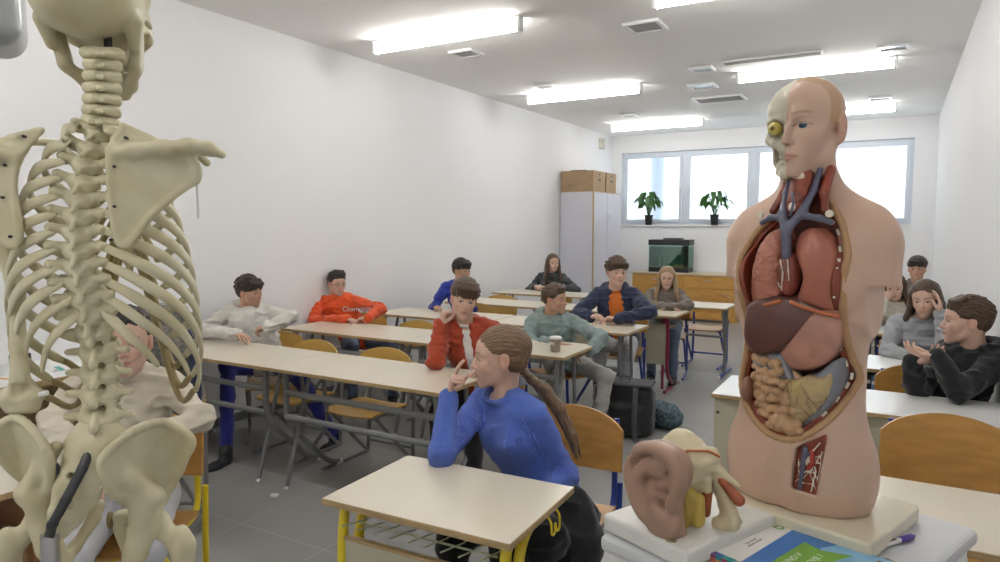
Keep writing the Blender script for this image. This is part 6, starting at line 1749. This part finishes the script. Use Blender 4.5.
# ---- boy in blue by the wall, dark girl, blonde girl --------------------------------------
put('grey', -3.88, 6.08, 25, 'grey framed chair under the boy in the blue top', 'chairs under pupils')
person('dark haired boy in a royal blue top by the left wall, half hidden', (-3.90, 6.06), 30, V3(-3.973, 5.980, 0.961), V3(-3.896, 5.940, 1.135), hyaw=74, skin=SK2, size=.98, headk=1.0, hair='fringe', hairc=BLACKH, top='sweater', topm=F_ROYAL, legm=F_BLKT, syaw=25, res=.0045, seed=10,
       arms={'R': dict(wrist=V3(-4.0, 5.62, .78)), 'L': dict(wrist=V3(-3.72, 5.62, .78))})
put('grey', -4.04, 8.42, 10, 'grey framed chair under the girl in the dark sweater', 'chairs under pupils')
hn = V3(-4.043, 8.360, 0.911); hh = V3(-3.995, 8.320, 1.104)
person('girl with long brown hair in a charcoal sweater against the tall cabinet side', (-4.04, 8.40), 15, hn, hh, hyaw=42, sex='f', skin=SK3, size=1.0, headk=1.0, hair='long', hairc=MID_BR, top='sweater', topm=F_CHAR, legm=F_BLKT, syaw=15, res=.005, seed=11, hs=long_hair(V3(.97, .26, 0), V3(.26, -.97, 0), hh, hn, .26, front=True),
       arms={'R': dict(elbow=V3(-4.348, 8.300, 0.724), wrist=V3(-4.12, 8.05, .80)), 'L': dict(elbow=V3(-3.633, 8.300, 0.758), wrist=V3(-3.95, 8.05, .80))})
put('blue', -2.10, 7.18, 10, 'blue framed chair under the blonde girl', 'chairs under pupils')
hn = V3(-2.112, 7.140, 0.891); hh = V3(-2.076, 7.080, 1.056)
person('girl with long wavy blonde hair in a taupe jacket, arms folded on her desk', (-2.10, 7.16), 12, hn, hh, hyaw=15, hpitch=-3, sex='f', skin=SK3, size=.98, headk=1.0, hair='long', hairc=BLOND, hood=False, top='jacket', topm=F_TAUPE, legm=F_JEANS, syaw=15, res=.0045, seed=12, hs=long_hair(V3(.97, .26, 0), V3(.26, -.97, 0), hh, hn, .24, front=True, waves=1),
       arms={'R': dict(elbow=V3(-2.224, 6.920, 0.779), wrist=V3(-1.978, 6.800, 0.774), dir=V3(1, 0, 0), curl=(20, 25, 30, 30)), 'L': dict(elbow=V3(-1.816, 6.950, 0.799), wrist=V3(-1.937, 6.800, 0.777), dir=V3(-1, -.1, 0), curl=(20, 25, 30, 30))})
# ---- right side --------------------------------------------------------------------------
put('blue', .16, 4.16, 4, 'blue framed chair with brown back under the boy in the black jacket', 'chairs under pupils')
bh = V3(0.317, 4.160, 1.115); bn = V3(0.377, 4.200, 0.971)
person('smiling boy in a black jacket leaning against the right wall, hands raised together', (.20, 4.30), -38, bn, bh, hyaw=-82, hpitch=2, skin=SK3, size=1.02, headk=1.0, bulk=1.15, hair='swept', hairc=MID_BR, top='hoodie', topm=F_BLACK, legm=F_BLKT, syaw=-52, res=.0034, seed=13, mouth=.6,
       arms={'R': dict(elbow=V3(0.113, 4.020, 0.760), wrist=V3(0.088, 3.980, 0.919), dir=V3(.85, .1, .30), palm=V3(0, -.4, 1), curl=(20, 24, 28, 30), thumbside=1), 'L': dict(elbow=V3(0.281, 3.900, 0.806), wrist=V3(0.193, 3.900, 0.967), dir=V3(-1, .0, .05), palm=V3(0, .3, 1), curl=(22, 26, 30, 34), thumbside=1)})
put('blue', .14, 5.46, 0, 'blue framed chair under the girl in the grey sweater', 'chairs under pupils')
hn = V3(0.159, 5.360, 0.972); hh = V3(0.173, 5.300, 1.119)
person('girl with long brown hair in a grey sweater, one hand against her head', (.14, 5.44), 0, hn, hh, hyaw=-12, hpitch=-10, hroll=4, sex='f', skin=SK3, size=1.0, headk=1.0, hair='long', hairc=MID_BR, top='sweater', topm=F_GREY, legm=F_JEANS, syaw=-4, res=.0038, seed=14, hs=long_hair(V3(1, 0, 0), V3(0, -1, 0), hh, hn, .13, front=False),
       arms={'L': dict(elbow=V3(0.291, 5.100, 0.853), wrist=V3(0.261, 5.200, 1.037), dir=V3(-.1, .1, 1), palm=V3(-1, .1, 0), curl=(12, 16, 20, 22), thumbside=1), 'R': dict(elbow=V3(-0.024, 5.120, 0.776), wrist=V3(0.109, 4.980, 0.785), dir=V3(1, 0, 0), curl=(20, 25, 25, 30))})
put('blue', .0, 7.02, 0, 'blue framed chair under the girl in the cream sweater', 'chairs under pupils')
hn = V3(0.019, 6.940, 0.933); hh = V3(-0.001, 6.880, 1.061)
person('girl with dark hair in a cream sweater, hand at her mouth, beside the torso model', (.0, 7.0), 0, hn, hh, hyaw=-4, hpitch=-4, sex='f', skin=SK3, size=.98, headk=1.0, hair='long', hairc=MID_BR, top='sweater', topm=F_CREAMK, legm=F_JEANS, syaw=0, res=.0045, seed=15, hs=long_hair(V3(1, 0, 0), V3(0, -1, 0), hh, hn, .16, front=False),
       arms={'R': dict(elbow=V3(-0.152, 6.620, 0.783), wrist=V3(-0.078, 6.680, 0.961), dir=V3(.5, .2, 1), palm=V3(.5, 1, 0), curl=(60, 65, 65, 65)), 'L': dict(wrist=V3(.16, 6.5, .79), curl=(20, 25, 30, 30))})
put('blue', .18, 8.36, 0, 'blue framed chair farthest back along the right wall', 'chairs under pupils')
person('dark haired boy farthest back on the right, only his head showing', (.18, 8.34), 0, V3(0.194, 8.280, 0.991), V3(0.187, 8.240, 1.159), hyaw=-6, skin=SK2, size=1.0, headk=1.0, hair='fringe', hairc=DK_BR, top='sweater', topm=F_TAUPE, legm=F_JEANS, syaw=0, res=.005, seed=16,
       arms={'R': dict(wrist=V3(.02, 7.95, .79)), 'L': dict(wrist=V3(.30, 7.95, .79))})
# ================================================================== left side and small things
# long side counter along the left wall
SC = empty('side_counter', (-4.64, .55, 0), 0, 'long pale topped counter along the left wall behind the skeleton, papers on it', 'counter')
MB().box(0, .62, 0, 2.32, .725, .76, .003).build('counter_top', M_LAMW, SC)
MB().box(.605, .628, 0, 2.32, .722, .758, .002).build('edge_band', M_EDGE, SC)
MB().box(.02, .60, 2.28, 2.31, 0, .722, .002).build('end_panel', M_EDGE, SC)
MB().box(.02, .60, .01, .04, 0, .722, .002).build('end_panel', M_EDGE, SC)
MB().box(.01, .03, .04, 2.28, .25, .722).build('back_panel', M_EDGE, SC)
MB().box(.57, .62, 2.26, 2.31, 0, .722, .002).build('corner_post', M_EDGE, SC)
for x, y, rz, l in ((-4.25, 1.95, 20, 'sheet of paper with an orange stripe on the side counter'), (-4.22, 2.25, -15, 'sheet of paper with a green stripe, farther along the side counter'), (-4.45, 1.75, 5, 'white sheet of paper nearest the wall on the side counter')):
    p = empty('paper_sheet', (x, y, .7605), radians(rz), l, 'paper', 'papers on the side counter')
    MB().box(-.105, .105, -.148, .148, 0, .0012).build('sheet', mat('paper_white2', (.78, .78, .76), .7), p)
    MB().box(-.08, .08, -.12, -.09, .0012, .0018).build('printed_stripe', mat('stripe_orange', (.7, .3, .05), .6) if rz == 20 else mat('stripe_green', (.1, .4, .35), .6), p)
F = SDF(.004); F.ell((0, 0, .20), (.085, .10, .095), .01); F.cap((0, .02, .12), (0, .02, .02), .02, .025, .02); F.ell((0, 0, .008), (.09, .09, .012), .01); F.ell((.06, -.05, .19), (.02, .02, .02), .006, 's')
hm_ = mesh_obj('head_model', F.mesh(), mat('model_grey_tan', (.42, .36, .30), .5), None); hm_.location = (-4.42, 1.62, .762); tag(hm_, 'small grey tan head model with a red band, at the left edge of the counter', 'anatomical model')
MB().tube([(.087 * cos(a), .103 * sin(a), .245) for a in np.linspace(0, 2 * pi, 24)[:-1]], .006, 8, closed=True).build('red_band', mat('band_red', (.5, .04, .03), .4), hm_)
b = empty('desk_speaker', (-4.33, 1.98, .761), radians(15), 'small black box on the side counter beside the papers', 'box')
MB().box(-.04, .04, -.04, .04, 0, .11, .008).build('casing', M_DARK, b); MB().tube([(0, -.041, .06), (0, -.043, .06)], .025, 16).build('front_disc', M_GREYP, b)
F = SDF(.004); F.chain([(-.10, 0, .03), (0, .03, .04), (.09, .0, .03), (.14, -.06, .02)], [.03, .04, .035, .02], .02); F.box((0, 0, -.1), (.3, .3, .1), .001, .001, 's')
pc = mesh_obj('pencil_case', F.mesh(), fabric('dark_case', (.02, .02, .03)), None, fn=fold_noise(.006, 20, 3)); pc.location = (-4.15, 1.62, .7615); tag(pc, 'dark soft pencil case on the side counter at the left edge', 'pencil case')
# near left desk
ND = empty('school_desk', (-2.78, .93, 0), 0, 'cream topped wooden desk at the lower left edge, behind the hanging skeleton', 'desk')
desktop(ND, .70, .52, M_LAM, M_EDGE)
MB().box(-.33, .33, -.20, .22, .56, .575, .002).build('book_shelf', M_PLYD, ND); MB().box(-.33, .33, .20, .215, .40, .70, .002).build('apron', M_PLYD, ND)
for sx in (-1, 1):
    for sy in (-1, 1): MB().box(sx * .30 - .018, sx * .30 + .018, sy * .2 - .018, sy * .2 + .018, 0, .728, .003).build('leg', M_PLYD, ND)
pg = MB().box(-.10, .10, -.148, .148, .0, .003, .0).build('paper_sheet', mat('paper_white', (.8, .79, .75), .7)); pg.location = (-2.86, .98, .7505); pg.rotation_euler = (0, 0, .4); tag(pg, 'white paper sheet on the wooden desk at the lower left edge', 'paper')
# fleece coat over a chair behind the boy
put('grey', -3.24, 2.04, 35, 'grey framed chair holding the grey fleece coat behind the smiling boy', 'chairs under pupils')
F = SDF(.007)
cx_ = V3(-.21, .02, 0)
F.chain([V3(-3.20, 2.10, 1.00) + cx_, V3(-3.02, 2.16, 1.10) + cx_, V3(-2.86, 2.10, .98) + cx_], [.07, .09, .07], .06)
F.cap(V3(-3.02, 2.16, 1.04) + cx_, V3(-3.00, 2.16, .72) + cx_, .15, .15, .06, flat=((.4, -.9, 0), 1.9))
F.chain([V3(-3.20, 2.08, .98) + cx_, V3(-3.24, 2.02, .66) + cx_], [.06, .05], .05)
fc = mesh_obj('fleece_coat', F.mesh(), mat('grey_fleece', (.20, .19, .165), .95, bump=1.0, bscale=60, var=.55, vscale=55, stretch=(1, 1, .25), sheen=.4), None, fn=fold_noise(.020, 16, 12)); tag(fc, 'shaggy grey fleece coat hung over a chair behind the smiling boy', 'coat')
F = SDF(.006); F.chain([V3(-2.83, 2.12, 1.06) + cx_, V3(-2.78, 2.12, .95) + cx_, V3(-2.74, 2.10, .74) + cx_], [.026, .030, .026], .02, flat=((.3, -1, 0), 1.6)); mesh_obj('navy_lining', F.mesh(), F_NAVY, fc, fn=fold_noise(.008, 16, 2))
# overhead projector head at the top left
OP = empty('projector_arm', (-1.66, .70, HC), radians(60), 'grey plastic projector casing hanging from the ceiling at the top left corner', 'projector')
MB().tube([(0, 0, -.0), (0, 0, -1.12)], .02, 14).lathe([(.07, -.0), (.07, -.02), (.02, -.03)][::-1], 20).build('ceiling_pole', M_GREYP, OP)
F = SDF(.004); F.box((0, 0, -1.155), (.095, .10, .135), .045, .01); F.ell((0, -.1, -1.12), (.06, .02, .08), .004, 's')
mesh_obj('casing', F.mesh(), mat('silver_grey_plastic', (.36, .38, .38), .3, coat=.3), OP, smooth=2)
MB().tube([(0, -.082, -1.12), (0, -.10, -1.12)], .04, 24).build('lens_ring', M_DARK, OP); MB().tube([(0, -.1, -1.12), (0, -.104, -1.12)], .030, 24).build('lens', mat('lens_glass', (.05, .06, .08), .05, coat=1), OP)
# paper cup
CU = empty('paper_cup', (-1.98, 4.17, .7502), 0, 'grey brown paper cup with white lid rim on the desk beside the teal hoodie boy', 'cup')
MB().lathe([(.030, 0), (.031, .002), (.039, .088), (.0395, .09), (.036, .09)], 28).build('cup_body', mat('cup_grey_brown', (.30, .24, .21), .5), CU)
MB().lathe([(.0395, .088), (.0415, .090), (.0415, .097), (.036, .104), (.034, .102)], 28).build('lid', mat('cup_lid', (.75, .75, .74), .4), CU)
for i in range(3): MB().box(-.028 + i * .012, -.020 + i * .012, -.0372, -.0355, .05, .07).build('printed_mark', mat('cup_lid', (.75, .75, .74), .4), CU)
# backpacks
F = SDF(.007); F.box((0, 0, .19), (.225, .11, .19), .07, .02); F.box((0, -.115, .14), (.14, .035, .12), .03, .03); F.ell((0, -.03, .37), (.21, .10, .05), .04)
F.box((0, 0, -.05), (.4, .4, .052), .001, .001, 's')
bp = mesh_obj('backpack', F.mesh(), fabric('black_nylon', (.022, .022, .025), rough=.6), None, smooth=2, fn=fold_noise(.014, 12, 4)); bp.location = (-1.77, 4.98, .0); bp.rotation_euler = (0, 0, radians(8)); tag(bp, 'large black backpack on the floor in the aisle beside the desks', 'backpack')
m = MB(); 
for s in (-1, 1): m = MB(); m.tube(catmull([(s * .10, -.10, .40), (s * .11, -.150, .36), (s * .105, -.172, .18), (s * .11, -.160, .02), (s * .11 + .05, -.26, .008)], 5), .020, 8, squash=.4).build('shoulder_strap', mat('grey_webbing', (.09, .09, .10), .8), bp)
MB().box(-.22, .22, -.13, .10, .395, .418, .010).build('top_flap', mat('grey_webbing', (.09, .09, .10), .8), bp)
MB().tube([(-.04, 0, .41), (-.03, 0, .445), (.03, 0, .445), (.04, 0, .41)], .008, 8).build('grab_handle', mat('grey_webbing', (.09, .09, .10), .8), bp)
F = SDF(.006); F.ell((0, 0, .10), (.19, .12, .105), .03); F.ell((.05, -.05, .15), (.12, .08, .06), .04); F.box((0, 0, -.05), (.4, .4, .052), .001, .001, 's')
bg = mesh_obj('sports_bag', F.mesh(), mat('teal_pattern_fabric', (.16, .24, .27), .85, var=.5, vscale=45, col2=(.035, .06, .075), bump=.4, bscale=80), None, smooth=2, fn=fold_noise(.016, 12, 7)); bg.location = (-1.56, 5.30, .0); bg.rotation_euler = (0, 0, radians(-35)); tag(bg, 'soft teal patterned bag lying on the floor behind the black backpack', 'bag')
MB().tube(catmull([(-.12, -.06, .17), (-.05, -.13, .20), (.06, -.13, .18), (.12, -.06, .16)], 5), .010, 8).build('bag_strap', mat('grey_webbing', (.09, .09, .10), .8), bg)
# books and folders on the shelves of the right desks
rr = random.Random(31)
bks = [('dark blue', (.03, .04, .22)), ('purple', (.12, .05, .25)), ('teal green', (.03, .22, .18)), ('white', (.55, .55, .53)), ('olive', (.30, .28, .10)), ('black', (.02, .02, .03)), ('light blue', (.15, .3, .5)), ('red', (.35, .04, .03)), ('brown', (.2, .11, .05))]
for (dy, who, order) in ((4.86, 'grey', (3, 0, 1, 5, 6, 4, 2, 7)), (6.42, 'cream', (2, 4, 3, 0, 8, 1, 5))):
    x = -.22
    for ci in order:
        w = rr.uniform(.018, .034); h_ = rr.uniform(.115, .155)
        o = empty('book', (x + w / 2, dy - .10, .5605), 0, '%s spined book upright on the shelf under the desk of the girl in %s' % (bks[ci][0], who), 'book', 'books under the desk of the girl in ' + who)
        MB().box(-w / 2, w / 2, -.08, .10, 0, h_, .001).build('cover', mat('book_' + bks[ci][0], bks[ci][1], .5), o); MB().box(-w / 2 + .002, w / 2 - .002, -.0805, -.078, h_ * .6, h_ * .75).build('spine_label', MATS['paper_white'], o)
        x += w + rr.uniform(.002, .016)
# crumpled tissue under the front desk leg
F = SDF(.004); F.ell((0, 0, .010), (.03, .022, .011), .004); F.ell((.018, .008, .012), (.014, .012, .012), .006)
ts = mesh_obj('crumpled_tissue', F.mesh(), mat('tissue_white', (.85, .85, .85), .9), None, fn=fold_noise(.006, 50, 2)); ts.location = (-3.13, 2.74, .0); tag(ts, 'small crumpled white tissue on the floor by a grey desk leg', 'tissue')
